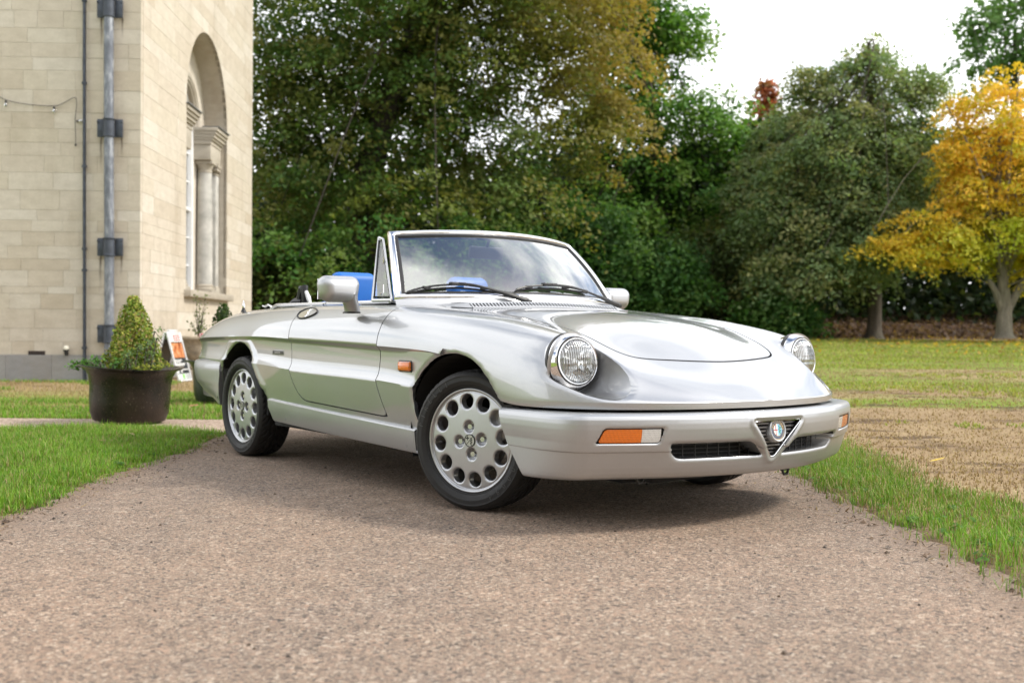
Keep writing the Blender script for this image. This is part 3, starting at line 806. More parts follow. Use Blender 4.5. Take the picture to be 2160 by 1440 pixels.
# ---- side repeaters, door handles, script plate
for s in (-1, 1):
    p, n_ = body_y(-.374, .5685, s)
    h = part('side_repeater', car, p)
    mb = MB(); mb.box((0, 0, 0), (.108, .016, .050), bev=.007); mb.build('repeater_base', M['black'], h)
    mb = MB(); mb.box((0.004, s * .010, 0), (.096, .016, .040), bev=.007); mb.build('repeater_lens', M['amber'], h)
    h = part('door_handle', doors[s], (0, 0, 0))
    mb = MB(); el = []; 
    for k in range(32):
        a = 2 * math.pi * k / 32; u, v = .100 * math.cos(a) * (1 if True else 1), .0245 * math.sin(a) * (1 - .28 * math.cos(a) * 1)
        q, nn = body_y(-1.372 + u, .800 + v + u * .02, s, .0035); el.append(q)
    mb.tube([*el, el[0]], .0045, 6, caps=False); mb.build('handle_rim', M['black'], h)
    g = []; gu = np.linspace(0, 1, 9)
    for rr in gu:
        for k in range(32):
            a = 2 * math.pi * k / 32; u, v = .097 * math.cos(a) * rr, .0225 * math.sin(a) * (1 - .28 * math.cos(a)) * rr
            q, nn = body_y(-1.372 + u, .800 + v + u * .02, s, .003 - .010 * (1 - rr ** 4) * (1 if u > -.0 else .1)); g.append(q)
    mb = MB(); mb.add(g, grid_faces(9, 32, True)); mb.build('handle_flap', M['chrome'], h)
    p, n_ = body_y(-1.665, .5995, s, .002)
    h = part('name_plate', car, p)
    mb = MB(); mb.box((0, 0, 0), (.135, .006, .026), bev=.002); mb.build('plate_frame', simple('plate_grey', (.32, .32, .31, 1), .35, .6) if s < 0 else bpy.data.materials['plate_grey'], h)
    mb = MB(); mb.box((0, s * .003, 0), (.118, .004, .016)); mb.build('plate_field', M['e_black'], h)
    tv, tf = text_mesh('pininfarina', .017)
    mb = MB(); mb.add(np.c_[tv[:, 0] * (-s), np.full(len(tv), s * .0056), tv[:, 1]], tf if s > 0 else tf); mb.build('plate_lettering', M['steel'], h, smooth=False)

# ---- windscreen
def WS(u, v):
    """windscreen patch, u -1 (right) .. 1 (left), v 0 .. 1; mild bow between rails"""
    yb_, yt = .668 * u, .554 * u
    b = np.array([-.500 - .186 * u * u, yb_, .868 - .012 * u * u]); t = np.array([-.800 - .140 * u * u, yt, 1.208 - .022 * u * u])
    p = b * (1 - v) + t * v; n_ = np.array([.72, .42 * u, .62]); n_ /= np.linalg.norm(n_)
    return p + n_ * .018 * 4 * v * (1 - v), n_
def ws_loop(w, h, n=26, m=14):
    pts = []; du, dv = w / .62, w / .46
    u0, v0 = 1 - du, dv
    seg = [((-u0, v0), (u0, v0), n), ((u0, v0), (u0, 1 - dv), m), ((u0, 1 - dv), (-u0, 1 - dv), n), ((-u0, 1 - dv), (-u0, v0), m)]
    for a, b, k in seg:
        for t in np.arange(k) / k:
            u, v = a[0] + (b[0] - a[0]) * t, a[1] + (b[1] - a[1]) * t
            p, nn = WS(u, v); pts.append(p + nn * h)
    return pts
def loops_mesh(ls):
    n = len(ls[0]); V = [tuple(p) for l in ls for p in l]; return V, grid_faces(len(ls), n, True)
wsp = part('windscreen', car)
v, f = loops_mesh([ws_loop(.030, -.03), ws_loop(.006, -.030), ws_loop(-.004, -.012), ws_loop(0, .010), ws_loop(.008, .016), ws_loop(.020, .017), ws_loop(.027, .012), ws_loop(.030, .002)])
o = obj('windscreen_frame', v, f, M['chrome'], wsp); sharpen(o.data, 50)
v, f = loops_mesh([ws_loop(.029, .003), ws_loop(.031, .008), ws_loop(.041, .007), ws_loop(.044, .0)])
o = obj('windscreen_seal', v, f, M['black'], wsp); sharpen(o.data, 50)
V_ = []
for u in np.linspace(-1.0, 1.0, 61):
    p_, n_ = WS(u, 0.0); a_ = p_ + n_ * .008; zb = float(body_z(a_[0] + .010, np.clip(a_[1], -.66, .66))[0].z)
    V_ += [tuple(a_), (a_[0] + .008, a_[1], (a_[2] + zb) / 2 + .004), (a_[0] + .016, a_[1], zb - .004)]
o = obj('windscreen_base_strip', V_, grid_faces(61, 3), M['bumper'], wsp); sharpen(o.data, 50)
gu, gv = np.linspace(-.95, .95, 41), np.linspace(.055, .945, 17)
obj('windscreen_glass', [WS(u, v)[0] for u in gu for v in gv], grid_faces(41, 17), M['windscreen'], wsp)
mb = MB(); c_ = np.array([-.905, 0.0, 1.115]); mb.box(c_, (.022, .21, .062), (0, R(8), 0), bev=.01); mb.tube([c_ + [.0, 0, .02], c_ + [.03, 0, .07]], .008, 8); mb.build('rear_view_mirror', M['black'], car)
# quarter lights
for s in (-1, 1):
    b0, b1, t1, t0 = [np.array(q) for q in ((-.845, s * .690, .858), (-.690, s * .682, .858), (-.945, s * .578, 1.155), (-.985, s * .578, 1.165))]
    qw = part('quarter_light', doors[s])
    mb = MB(); mb.tube([b0, t0], [.009, .007], 8); mb.tube([t0, t1], .006, 8); mb.tube([b1, t1], .006, 8); mb.tube([b0, b1], .008, 8); mb.build('quarter_frame', M['steel'], qw)
    ins = lambda p, k: p + (np.mean([b0, b1, t0, t1], 0) - p) * k
    k_ = .10; mb = MB(); q = [ins(p, k_) for p in (b0, b1, t1, t0)]; mb.tube([*q, q[0]], .006, 6); mb.build('quarter_seal', M['black'], qw)
    mb = MB(); mb.add([ins(p, .08) for p in (b0, b1, t1, t0)], [(0, 1, 2, 3)]); mb.build('quarter_glass', M['side_glass'], qw, smooth=False)
    mb = MB(); c_ = b0 * .3 + b1 * .7 + np.array([0, s * .014, .035]); mb.tube([c_, c_ + [0, 0, .035]], .0035, 6); mb.tube([c_ + [-.025, 0, -.01], c_], .004, 6); c2 = b1 * .35 + t1 * .65 + np.array([0.0, s * .014, 0]); mb.tube([c2 - [0, 0, .02], c2 + [0, 0, .012]], .004, 6); mb.build('quarter_catch', M['chrome'], qw)
# ---- scuttle grille
gr = part('scuttle_grille', car)
mb = MB()
def sg(y, x, z): return (x, y, z)
yy = np.linspace(-.44, .44, 23)
zc = lambda y, x: body_z(x, y)[0][2]
hold = []
for y in yy: hold.append([(-.385, y, float(body_z(-.385, y)[0].z) + .001), (-.390, y, float(body_z(-.385, y)[0].z) + .006), (-.400, y, float(body_z(-.385, y)[0].z) + .007)])
mb.add([q for r_ in hold for q in r_], grid_faces(len(yy), 3))
hold2 = []
for y in yy:
    zt = float(body_z(-.385, y)[0].z)
    hold2.append([(-.425, y, zt + .021), (-.432, y, zt + .026), (-.470 - .02 * (y / .44) ** 2, y, zt + .028), (-.55 - .1 * (y / .44) ** 2, y, zt + .026)])
mb.add([q for r_ in hold2 for q in r_], grid_faces(len(yy), 4))
for s in (-1, 1):
    zt = float(body_z(-.385, s * .44)[0].z)
    A = [(-.385, s * .44, zt + .002), (-.40, s * .44, zt + .008), (-.43, s * .44, zt + .026), (-.55, s * .44, zt + .026)]
    zt2 = float(body_z(-.45, s * .54)[0].z); B_ = [(-.43, s * .545, zt2 + .001), (-.44, s * .545, zt2 + .002), (-.46, s * .545, zt2 + .003), (-.60, s * .545, zt2 + .006)]
    mb.add(A + B_, [(0, 1, 5, 4), (1, 2, 6, 5), (2, 3, 7, 6)])
o = mb.build('grille_housing', M['bumper'], gr)
mb = MB(); mb.add([(-.405 if i == 0 else -.43, y, float(body_z(-.385, y)[0].z) + (.005 if i == 0 else .024)) for y in yy for i in (0, 1)], grid_faces(len(yy), 2)); 
mb.V = [(x - .012, y, z) for x, y, z in mb.V]; mb.build('grille_void', M['dark'], gr)
bm_ = None
for y in np.linspace(-.428, .428, 46):
    zt = float(body_z(-.385, y)[0].z)
    if bm_ is None:
        mb = MB(); mb.add([(-.400, -.0045, .007), (-.400, .0045, .007), (-.427, .0045, .0235), (-.427, -.0045, .0235), (-.42, -.0045, .005), (-.42, .0045, .005)], [(0, 1, 2, 3), (0, 3, 4), (1, 5, 2)])
        o = mb.build('grille_slat', M['bumper'], gr, smooth=False, loc=(0, y, zt)); bm_ = o.data
    else: link('grille_slat', bm_, None, gr, (0, y, zt))
# ---- wipers
def wiper(arm, blade):
    w = part('wiper', car); arm = smooth_poly(arm, 4, False); blade = smooth_poly(blade, 5, False); n_ = np.array([.55, 0, .7])
    m = len(arm); mb = MB(); mb.tube(arm, list(np.interp(np.linspace(0, 1, m), [0, .35, .5, 1], [.013, .012, .006, .004])), 8); mb.box(arm[0] - [0, 0, .004], (.034, .034, .024), bev=.007); mb.build('wiper_arm', M['black'], w)
    k = len(blade); mb = MB(); mb.tube(blade, [.003] + [.0055] * (k - 2) + [.003], 6); mb.build('blade_spine', M['black'], w)
    lo = blade - n_ * (.012 + .010 * (1 - (2 * np.linspace(0, 1, k) - 1) ** 2))[:, None]; mb = MB(); mb.tube(lo, .005, 6); mb.build('blade_rubber', M['rubber'], w)
    c = blade[k // 2]; mb = MB(); mb.box(c + n_ * .004, (.028, .085, .016), bev=.005); mb.box(blade[k // 4] - n_ * .004, (.016, .04, .014), bev=.003); mb.box(blade[3 * k // 4] - n_ * .004, (.016, .04, .014), bev=.003); mb.build('blade_clip', M['black'], w)['kind'] = 'stuff'
wiper([(-.462, -.072, .862), (-.477, -.143, .883), (-.507, -.231, .908), (-.546, -.325, .933), (-.572, -.392, .94)], [(-.659, -.623, .892), (-.642, -.562, .913), (-.615, -.477, .928), (-.587, -.391, .934), (-.56, -.315, .929), (-.533, -.239, .917), (-.512, -.186, .901)])
wiper([(-.650, .672, .862), (-.608, .589, .872), (-.569, .456, .902), (-.537, .271, .939), (-.517, .119, .948)], [(-.513, -.107, .916), (-.519, -.04, .932), (-.526, .052, .941), (-.537, .15, .945), (-.551, .252, .939), (-.586, .407, .925)])

# ---- mirrors
def mirror(s, c, st, mat):
    m_ = part('door_mirror', doors[s], c)
    mb = MB(); P_, F_ = rbox((.108, .192, .12), .046, 7)
    P_ = P_.copy(); P_[:, 1] *= 1 + .10 * (P_[:, 2] / .06); k = np.clip((P_[:, 0] - 0) / .05, 0, 1); P_[:, 1] *= 1 - .10 * k; P_[:, 2] *= 1 - .12 * k
    mb.add(P_, F_); mb.build('mirror_housing', mat, m_)
    b0 = np.array(st) - np.array(c); mb = MB(); j = np.array([0.006, -s * .052, -.025])
    V_ = []
    for t in np.linspace(0, 1, 11):
        q = j * (1 - t) + b0 * t; q[1] = j[1] + (b0[1] - j[1]) * sstep(0, 1, t * .95 + .05)
        rx, ry = .046 * (1 - t) + .047 * t, .034 * (1 - t) + .031 * t
        for k in range(24):
            a = 2 * math.pi * k / 24; V_.append(q + np.array([rx * math.cos(a), ry * math.sin(a), 0]))
    mb.add(V_, grid_faces(11, 24, True)); mb.build('mirror_stalk', mat, m_)
    mb = MB(); mb.lathe([(.053, -.004), (.053, .003)], 20, 'Z', b0 + np.array([0, 0, .002])); mb.V = [(b0[0] + (x - b0[0]) * 1.0, b0[1] + (y - b0[1]) * .68, z) for x, y, z in mb.V]; mb.build('mirror_gasket', M['black'], m_)
    mb = MB(); mb.box((-.052, 0, 0), (.004, .155, .092)); mb.build('mirror_glass', M['chrome'], m_)
mirror(-1, (-.785, -.900, .903), (-.825, -.812, .798), M['bumper'])
mirror(1, (-.86, .835, .900), (-.84, .80, .798), M['bumper'])

# ---- wheels
def wheel_meshes():
    r = {}
    # tyre
    prof = [(.207, .076), (.2125, .086), (.2145, .0885), (.2165, .0880), (.2185, .0915), (.226, .0955), (.236, .0980), (.238, .0990), (.2405, .0986), (.250, .0985), (.2575, .0972), (.2590, .0980), (.2610, .0962), (.271, .0895), (.2775, .0825)]
    tread = [(-(y), .2775 + .0058 * (1 - (abs(y) / .0825) ** 4)) for y in np.linspace(-.0825, .0825, 58)]
    pr = [(a, b, 0) for a, b in prof] + [(b, -y if False else -a * -1 * -1 if False else a * -1, 1) for a, b in []]
    pr = [(a, b, 0) for a, b in prof[:-1]] + [(rad, -yy_, 1) for yy_, rad in [(t[0] * -1 * 1, t[1]) for t in tread]] + [(a, -b, 0) for a, b in prof[:-1][::-1]]
    # tread is walked from +out to -out
    tr = [(rad, yv) for yv, rad in sorted([(t[0], t[1]) for t in tread], reverse=True)]
    pr = [(a, b, 0) for a, b in prof[:-1]] + [(a, b, 1) for a, b in tr] + [(a, -b, 0) for a, b in prof[:-1][::-1]]
    na = 640; th = np.arange(na) * 2 * np.pi / na; V = []
    for rad, out, isT in pr:
        g = np.zeros(na)
        if isT:
            ao = abs(out)
            for c0 in (.0, .030): g = np.maximum(g, (abs(ao - c0) < .0048) * 1.0)
            ph = (26 * th / (2 * np.pi) + 2.3 * (ao / .0825) ** .8 + (0.5 if out < 0 else 0)) % 1
            g = np.maximum(g, ((ph < .30) & (ao > .008)) * 1.0 if ao < .062 else ((52 * th / (2 * np.pi) + 3 * ao / .0825) % 1 < .2) * .9)
            if ao > .078: g *= .3
        rr = rad - .0085 * g
        V.append(np.c_[rr * np.cos(th), np.full(na, -out), rr * np.sin(th)])
    V = np.concatenate(V); F = grid_faces(len(pr), na, True)
    N = vnormals(V, F); F = F if (N[na * 40] @ np.array([V[na * 40][0], 0, V[na * 40][2]])) > 0 else [f[::-1] for f in F]
    r['tyre'] = fast_mesh('tyre', V, np.array(F), True); r['tyre'].materials.append(M['tyre']); sharpen(r['tyre'], 40)
    # rim face with twelve round holes and four bolt recesses
    fo = pchip([0, .03, .12, .186, .190, .1945, .197, .200, .2055, .2085, .2105], [.0835, .0835, .081, .0765, .076, .0738, .0738, .081, .0835, .082, .074])
    rs = np.r_[np.linspace(.024, .186, 60), np.linspace(.188, .2105, 18)]; na = 300; th = np.arange(na) * 2 * np.pi / na
    V = np.array([(q * math.cos(t), -float(fo(q)), q * math.sin(t)) for q in rs for t in th]); F = grid_faces(len(rs), na, True)
    F = orient(V, F, (0, -1, 0))
    def holes(P):
        d = np.full(len(P), 1.0)
        for k in range(12):
            a = R(30 * k + 7.5); d = np.minimum(d, np.hypot(P[:, 0] - .157 * math.cos(a), P[:, 2] - .157 * math.sin(a)) - .0292)
        for k in range(4):
            a = R(90 * k + 7.5); d = np.minimum(d, np.hypot(P[:, 0] - .055 * math.cos(a), P[:, 2] - .055 * math.sin(a)) - .0235)
        return d
    d = holes(V); q = np.clip(1 - d / .007, 0, 1); V[:, 1] += .006 * (1 - np.sqrt(np.maximum(1 - q ** 2, 0)))
    V, F = clip(V, F, holes(V)); V, F = hem(V, F, .030, direction=(0, 1, 0))
    r['rim'] = mesh_from('rim', V, F); r['rim'].materials.append(M['alloy'])
    mb = MB(); mb.lathe([(.2095, .075), (.205, .05), (.195, -.02), (.205, -.08)], 60, '-Y'); r['rim_barrel'] = mesh_from('rim_barrel', mb.V, mb.F); r['rim_barrel'].materials.append(M['brake'])
    mb = MB(); mb.lathe([(.0005, .035), (.075, .035), (.076, .022), (.132, .022), (.132, .010)], 48, '-Y'); mb.box((.11, -.01, .06), (.07, .07, .12), (0, R(-30), 0), bev=.01); r['brake_disc'] = mesh_from('brake_disc', mb.V, mb.F); r['brake_disc'].materials.append(M['brake']); sharpen(r['brake_disc'])
    mb = MB()
    mb.lathe([(.0235, .0545), (.0005, .0545)], 24, '-Y'); mb.lathe([(.0125, .055), (.0125, .073), (.011, .075), (.0005, .075)], 6, '-Y')
    r['wheel_bolt'] = mesh_from('wheel_bolt', mb.V, mb.F, False); r['wheel_bolt'].materials.append(M['steel'])
    # centre badge, monochrome
    mb = MB(); mb.lathe([(.0262, .080), (.0262, .0862), (.0245, .0878), (.0225, .0868)], 36, '-Y', mi=0); mb.lathe([(.0228, .0862), (.0005, .0862)], 36, '-Y', mi=1)
    def fl(p2, lift, mi): mb.add([(x, -lift, z) for x, z in p2], [tuple(range(len(p2)))], mi)
    fl([(-.0125, .001), (-.0085, .001), (-.0085, .0185), (-.0125, .0165)], .0868, 0); fl([(-.0195, .0075), (-.0015, .0075), (-.0015, .0115), (-.0190, .0115)], .0869, 0)
    s2 = np.array([(.004 + .55 * (x - .011) * 1.25 + .004, y * .95 - .004) for x, y in sn]); tg_ = np.gradient(s2, axis=0); tg_ /= np.linalg.norm(tg_, axis=1)[:, None]; nn = np.c_[-tg_[:, 1], tg_[:, 0]] * .0016
    q2 = np.vstack([s2 + nn, s2 - nn]); mb.add([(x, -.0868, z) for x, z in q2], [(i, i + 1, len(s2) + i + 1, len(s2) + i) for i in range(len(s2) - 1)], 0)
    fl([(-.0165, -.0150), (-.0150, -.0165), (.0165, .0150), (.0150, .0165)], .0867, 0)
    me = mesh_from('hub_badge', mb.V, mb.F, False); me.materials.append(M['e_black']); me.materials.append(simple('badge_silver', (.5, .5, .5, 1), .3, .8)); me.polygons.foreach_set('material_index', mb.M); r['hub_badge'] = me
    # raised lettering on the sidewall
    mb = MB()
    for word, a0, st in (('PIRELLI', 168, -8.5), ('P6000', -62, 9.5)):
        for i, ch in enumerate(word):
            lv, lf = text_mesh(ch, .030, .0008); a = R(a0 + st * i); up = 1 if st < 0 else -1
            ct, sn_ = math.cos(a), math.sin(a); rad = np.array([ct, sn_]) * up; tan = np.array([sn_, -ct]) * up
            q = lv[:, :1] * tan + lv[:, 1:2] * rad + np.array([ct, sn_]) * .2435
            mb.add(np.c_[q[:, 0], -(.0990 + lv[:, 2] * 1.0), q[:, 1]], lf)
    r['sidewall_lettering'] = mesh_from('sidewall_lettering', mb.V, mb.F, False); r['sidewall_lettering'].materials.append(simple('raised_rubber', (.05, .05, .05, 1), .45))
    # brake valve
    mb = MB(); mb.tube([(-.157, -.05, -.02), (-.150, -.082, -.015)], .006, 8); r['tyre_valve'] = mesh_from('tyre_valve', mb.V, mb.F); r['tyre_valve'].materials.append(M['black'])
    return r
WM = wheel_meshes()
def wheel(loc, rz):
    w = part('wheel', car, loc, (0, 0, rz))
    for k in ('tyre', 'rim', 'rim_barrel', 'brake_disc', 'hub_badge', 'sidewall_lettering', 'tyre_valve'):
        o_ = link(k, WM[k], None, w)
        if k == 'sidewall_lettering': o_['kind'] = 'stuff'
    for k in range(4): a = R(90 * k + 7.5); link('wheel_bolt', WM['wheel_bolt'], None, w, (.055 * math.cos(a), 0, .055 * math.sin(a)))
    return w
wheel((0, -.662, .2835), R(18.5)); wheel((0, .662, .2835), R(180 + 16.5)); wheel((-2.262, -.637, .2835), 0).rotation_euler[1] = R(9); wheel((-2.262, .637, .2835), R(180))
# ---- wheel-arch liners and floor
for x0, r_ in ((0, .350), (-2.25, .36)):
    for s in (-1, 1):
        mb = MB(); th = np.linspace(.46, math.pi + .35, 22) if x0 == 0 else np.linspace(.05, math.pi - .02, 22); rows = [[(x0 + r_ * math.cos(t), s * y, .30 + r_ * math.sin(t) * .93) for t in th] for y in (.786 if x0 == 0 else .728, .60, .38)]
        mb.add(np.array(rows).reshape(-1, 3), grid_faces(3, len(th))); k0 = [(x0 + r_ * math.cos(t), s * .38, .30 + r_ * math.sin(t) * .93) for t in th]; mb.add(k0, [tuple(range(len(k0)))])
        mb.build('wheel_arch_liner', M['dark'], car, smooth=False)
mb = MB(); mb.box((-1.13, 0, .26), (1.35, 1.46, .10)); mb.box((.25, 0, .34), (.7, .70, .22)); mb.box((-2.6, 0, .38), (.9, .72, .2)); mb.box((-1.1, 0, .215), (2.2, .26, .08)); mb.box((-.60, 0, .50), (.04, 1.44, .62)); mb.box((-1.98, 0, .5), (.04, 1.40, .5)); mb.build('floor_pan', M['dark'], car)
mb = MB(); mb.tube([(-1.0, .22, .18), (-2.0, .25, .19), (-2.5, .3, .22)], .03, 10); mb.tube([(-1.5, -.3, .19), (-1.75, -.3, .19)], .07, 12); mb.build('exhaust_pipe', M['brake'], car)
mb = MB(); mb.tube([(-2.25, -.55, .29), (-2.25, .55, .29)], .04, 10); mb.tube([(-2.32, -.52, .32), (-2.40, -.52, .62)], .028, 10); mb.tube([(-2.18, -.50, .30), (-2.22, -.5, .60)], .04, 12); mb.tube([(-2.32, .52, .32), (-2.40, .52, .62)], .028, 10); mb.build('rear_axle', M['dark'], car)
# ---- interior
mb = MB(); mb.box((-1.28, 0, .34), (1.5, 1.22, .04)); mb.box((-2.07, 0, .60), (.04, 1.3, .46)); mb.box((-1.2, 0, .44), (1.2, .24, .2), bev=.04)
for s in (-1, 1): mb.box((-1.68, s * .635, .60), (.75, .03, .46))
mb.build('cabin_tub', M['tan'], car)
mb = MB()
for k in range(2):
    pass
V_ = []; us = np.linspace(-1, 1, 25)
for u in us:
    fx = -.535 - .186 * u * u; V_ += [(fx, .655 * u, .858 - .012 * u * u), (fx - .12, .655 * u, .866 - .012 * u * u), (fx - .25, .65 * u, .868 - .01 * u * u), (min(fx - .32, -.92), .65 * u, .845), (min(fx - .30, -.90), .65 * u, .62)]
mb.add(V_, grid_faces(25, 5)); mb.box((-.905, .36, .88), (.14, .34, .06), bev=.025); mb.build('dashboard', M['dash'], car)
st = part('steering_wheel', car, (-1.10, -.37, .735), (0, R(-62), 0))
ring_ = [(.185 * math.cos(a), .185 * math.sin(a), 0) for a in np.linspace(0, 2 * math.pi, 41)]
mb = MB(); mb.tube(ring_, .014, 8, caps=False); mb.build('wheel_rim', M['vinyl'], st)
mb = MB(); mb.tube([(0, 0, -.01), (-.18, 0, 0)], .012, 6); mb.tube([(0, 0, -.01), (.06, .17, 0)], .012, 6); mb.tube([(0, 0, -.01), (.06, -.17, 0)], .012, 6); mb.lathe([(.05, -.04), (.05, .0), (.0005, .01)], 20, 'Z'); mb.build('wheel_hub', M['black'], st)
def seat(y):
    s_ = part('seat', car, (-1.52, y, .36))
    mb = MB(); P_, F_ = rbox((.50, .48, .18), .06, 4); mb.add(P_ + [.16, 0, .10], F_); mb.build('seat_cushion', M['blue'], s_)
    mb = MB(); P_, F_ = rbox((.15, .47, .40), .06, 5); P_ = P_.copy(); P_[:, 1] *= 1 - .14 * np.clip(P_[:, 2] / .20, 0, 1); P_[:, 0] -= .12 * (P_[:, 2] + .2) / .4; mb.add(P_ + [-.0, 0, .31], F_); mb.build('seat_back', M['blue'], s_)
    mb = MB(); P_, F_ = rbox((.10, .275, .21), .042, 6); P_ = P_.copy(); P_[:, 1] *= 1 - .10 * np.clip(P_[:, 2] / .10, 0, 1) ** 2; P_[:, 0] -= .05 * P_[:, 2]; mb.add(P_ + [-.088, 0, .562], F_); mb.build('headrest', M['blue'], s_)
seat(-.372); seat(.372)
# folded roof fabric behind the seats
rf_ = part('folded_roof', car)
mb = MB(); V_ = []
for i, u in enumerate(np.linspace(-1, 1, 41)):
    for k in range(12):
        a = math.pi * k / 11; bul = 1 + .10 * math.sin(9 * u + k) ; V_.append((-2.16 - .13 * math.cos(a) * bul - .02, .56 * u, .832 + .030 * math.sin(a) * bul * (1 - .5 * abs(u) ** 6)))
mb.add(V_, grid_faces(41, 12)); mb.build('roof_fabric', M['vinyl'], rf_)
mb = MB(); base = np.array([-2.02, -.47, .846])
mb.tube([base + q for q in ([-.06, 0, .0], [-.03, 0, .045], [.0, 0, .105], [.02, 0, .11], [.03, 0, .06], [.02, 0, .0])], [.012, .022, .024, .024, .020, .014], 8)
mb.tube([base + q for q in ([-.16, 0, .015], [-.10, .02, .035], [-.04, .02, .04])], [.012, .022, .018], 8)
mb.tube([base + q for q in ([-.12, -.03, .005], [-.05, -.02, .03], [.01, -.01, .03])], [.010, .02, .012], 8); mb.build('roof_strap', M['vinyl'], rf_)
mb = MB(); mb.tube([base + q for q in ([.045, .0, .085], [.075, 0, .05], [.11, 0, .0])], [.010, .014, .006], 8); mb.build('roof_bow', simple('roof_bow_white', (.7, .7, .7, 1), .4), rf_)
mb = MB(); mb.tube([(-2.10, -.62, .846), (-2.13, -.625, .856), (-2.18, -.62, .848)], .006, 6); mb.build('roof_catch', M['steel'], rf_); mb = MB(); mb.tube([(-2.22, -.60, .846), (-2.26, -.60, .852)], .005, 6); mb.build('roof_catch', M['steel'], rf_)
# aerial stub on the rear wing
q, nn = body_z(-2.53, -.60)
mb = MB(); mb.lathe([(.017, 0), (.015, .010), (.009, .020), (.009, .028)], 14, 'Z', tuple(q)); mb.build('aerial_base', M['black'], car)
mb = MB(); mb.lathe([(.008, .026), (.008, .036), (.010, .040), (.006, .046), (.006, .060), (.004, .062), (.003, .066)], 12, 'Z', tuple(q)); mb.build('aerial', M['chrome'], car)
# ---------------------------------------------------------------- ground
def at(px, py, d):
    """world point at distance d along the view for a spot in the 2160-wide photograph (survey helper)"""
    a, b = (px - 1080) / 2313.5, (py - 720) / 2313.5; r = R(0.45); p = R(-0.627)
    rt = a * math.cos(r) + b * math.sin(r); up = a * math.sin(r) - b * math.cos(r)
    Y = math.cos(p) - math.sin(p) * up; Z = math.sin(p) + math.cos(p) * up
    return np.array([rt * d / Y, d, 0.7282 + Z * d / Y])
def gz(x, y):
    """ground height: level round the drive, rising gently over the right-hand lawn"""
    x = np.asarray(x, float); y = np.asarray(y, float)
    k = sstep(0.5, 3.5, x) * np.clip(1, 0, 1)
    k2 = sstep(-2.0, 2.0, x) * sstep(16, 26, y)
    h = .0275 * np.maximum(y - 6.5, 0); h = np.minimum(h, .58)
    bumps = .02 * (vnoise(x + 90, y + 90, .9, 3) - .5) * sstep(2.0, 3.0, x)
    bank = .9 * sstep(28.5, 36, y) * sstep(-4, 2, x)
    return h * np.maximum(k, k2) + bumps + bank - .006
def sheet(name, xs, ys, zf, mat, kind='structure'):
    X, Y = np.meshgrid(xs, ys, indexing='ij'); V = np.stack([X, Y, zf(X, Y)], -1).reshape(-1, 3)
    F = np.array(grid_faces(len(xs), len(ys))); me = fast_mesh(name, V, F, True); o = link(name, me, mat); tag(o, None, None, kind=kind); return o

def lawn_mat():
    b = NB('lawn_turf'); p = b.pos(); sp = b.n('ShaderNodeSeparateXYZ', {0: p})
    x, y = sp.outputs['X'], sp.outputs['Y']
    streak = b.noise(b.mapping(p, (.35, 1.0, 1)), 1.1, 5, .6); fine = b.noise(p, 16, 5, .65); vfine = b.noise(p, 90, 3, .6)
    right = b.math('GREATER_THAN', x, 0.0)
    gy = b.math('DIVIDE', y, 40.0)
    gr_r = b.ramp(gy, [(0, .25), (.17, .12), (.225, .22), (.25, .75), (.275, .42), (.31, .66), (.36, .50), (.40, .70), (.48, .80), (.53, .95), (.66, .95), (.69, .0)])
    gr_l = b.ramp(gy, [(0, .9), (.195, .9), (.215, .75), (.27, .72), (.32, .42), (.36, .30), (.5, .4)])
    want = b.mix(right, gr_l, gr_r)
    f = b.math('ADD', b.math('MULTIPLY', streak, .75), b.math('MULTIPLY', fine, .35))
    k = b.math('ADD', b.math('MULTIPLY', b.math('SUBTRACT', want, f), 5.0), .5, True)
    green = b.ramp(fine, [(.25, (.11, .18, .025, 1)), (.55, (.23, .30, .05, 1)), (.8, (.34, .36, .085, 1))])
    straw = b.ramp(b.math('ADD', b.math('MULTIPLY', vfine, .6), b.math('MULTIPLY', streak, .4)), [(.3, (.16, .105, .06, 1)), (.48, (.33, .235, .135, 1)), (.65, (.45, .35, .20, 1)), (.8, (.52, .43, .26, 1))])
    soil = b.ramp(fine, [(.3, (.06, .04, .028, 1)), (.7, (.15, .10, .07, 1))])
    c = b.mix(k, straw, green)
    sp2 = b.noise(b.mapping(p, (.5, 1.0, 1), (3, 7, 0)), 2.6, 5, .65)
    c = b.mix(b.ramp(sp2, [(.53, 0.0), (.64, .85)]), c, soil)
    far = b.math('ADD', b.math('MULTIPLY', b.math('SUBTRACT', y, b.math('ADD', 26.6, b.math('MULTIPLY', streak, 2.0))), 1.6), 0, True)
    c = b.mix(far, c, b.ramp(vfine, [(.3, (.035, .022, .015, 1)), (.6, (.11, .065, .04, 1)), (.8, (.20, .13, .085, 1))]))  # bank litter brown, darkened to stand in for shade under the trees
    edge = b.math('SUBTRACT', 1.0, b.math('MULTIPLY', b.math('ABSOLUTE', b.math('SUBTRACT', b.math('ABSOLUTE', b.math('ADD', x, .22)), 1.70)), 8.0), True)
    c = b.mix(b.math('MULTIPLY', b.math('MULTIPLY', edge, b.math('LESS_THAN', y, 16.8)), .9), c, soil)
    return b.done(b.bsdf(Base_Color=c, Roughness=.95, Specular_IOR_Level=.15, Normal=b.bump(b.math('ADD', fine, b.math('MULTIPLY', vfine, .5)), .9, .03)))
M['lawn'] = lawn_mat()
xs = np.r_[np.linspace(-90, -12, 14), np.linspace(-11, 22, 100), np.linspace(24, 110, 14)]
ysn = np.r_[np.linspace(-60, 0, 10), np.linspace(.5, 42, 120), np.linspace(44, 160, 14)]
sheet('lawn', xs, ysn, lambda X, Y: gz(X, Y), M['lawn'])

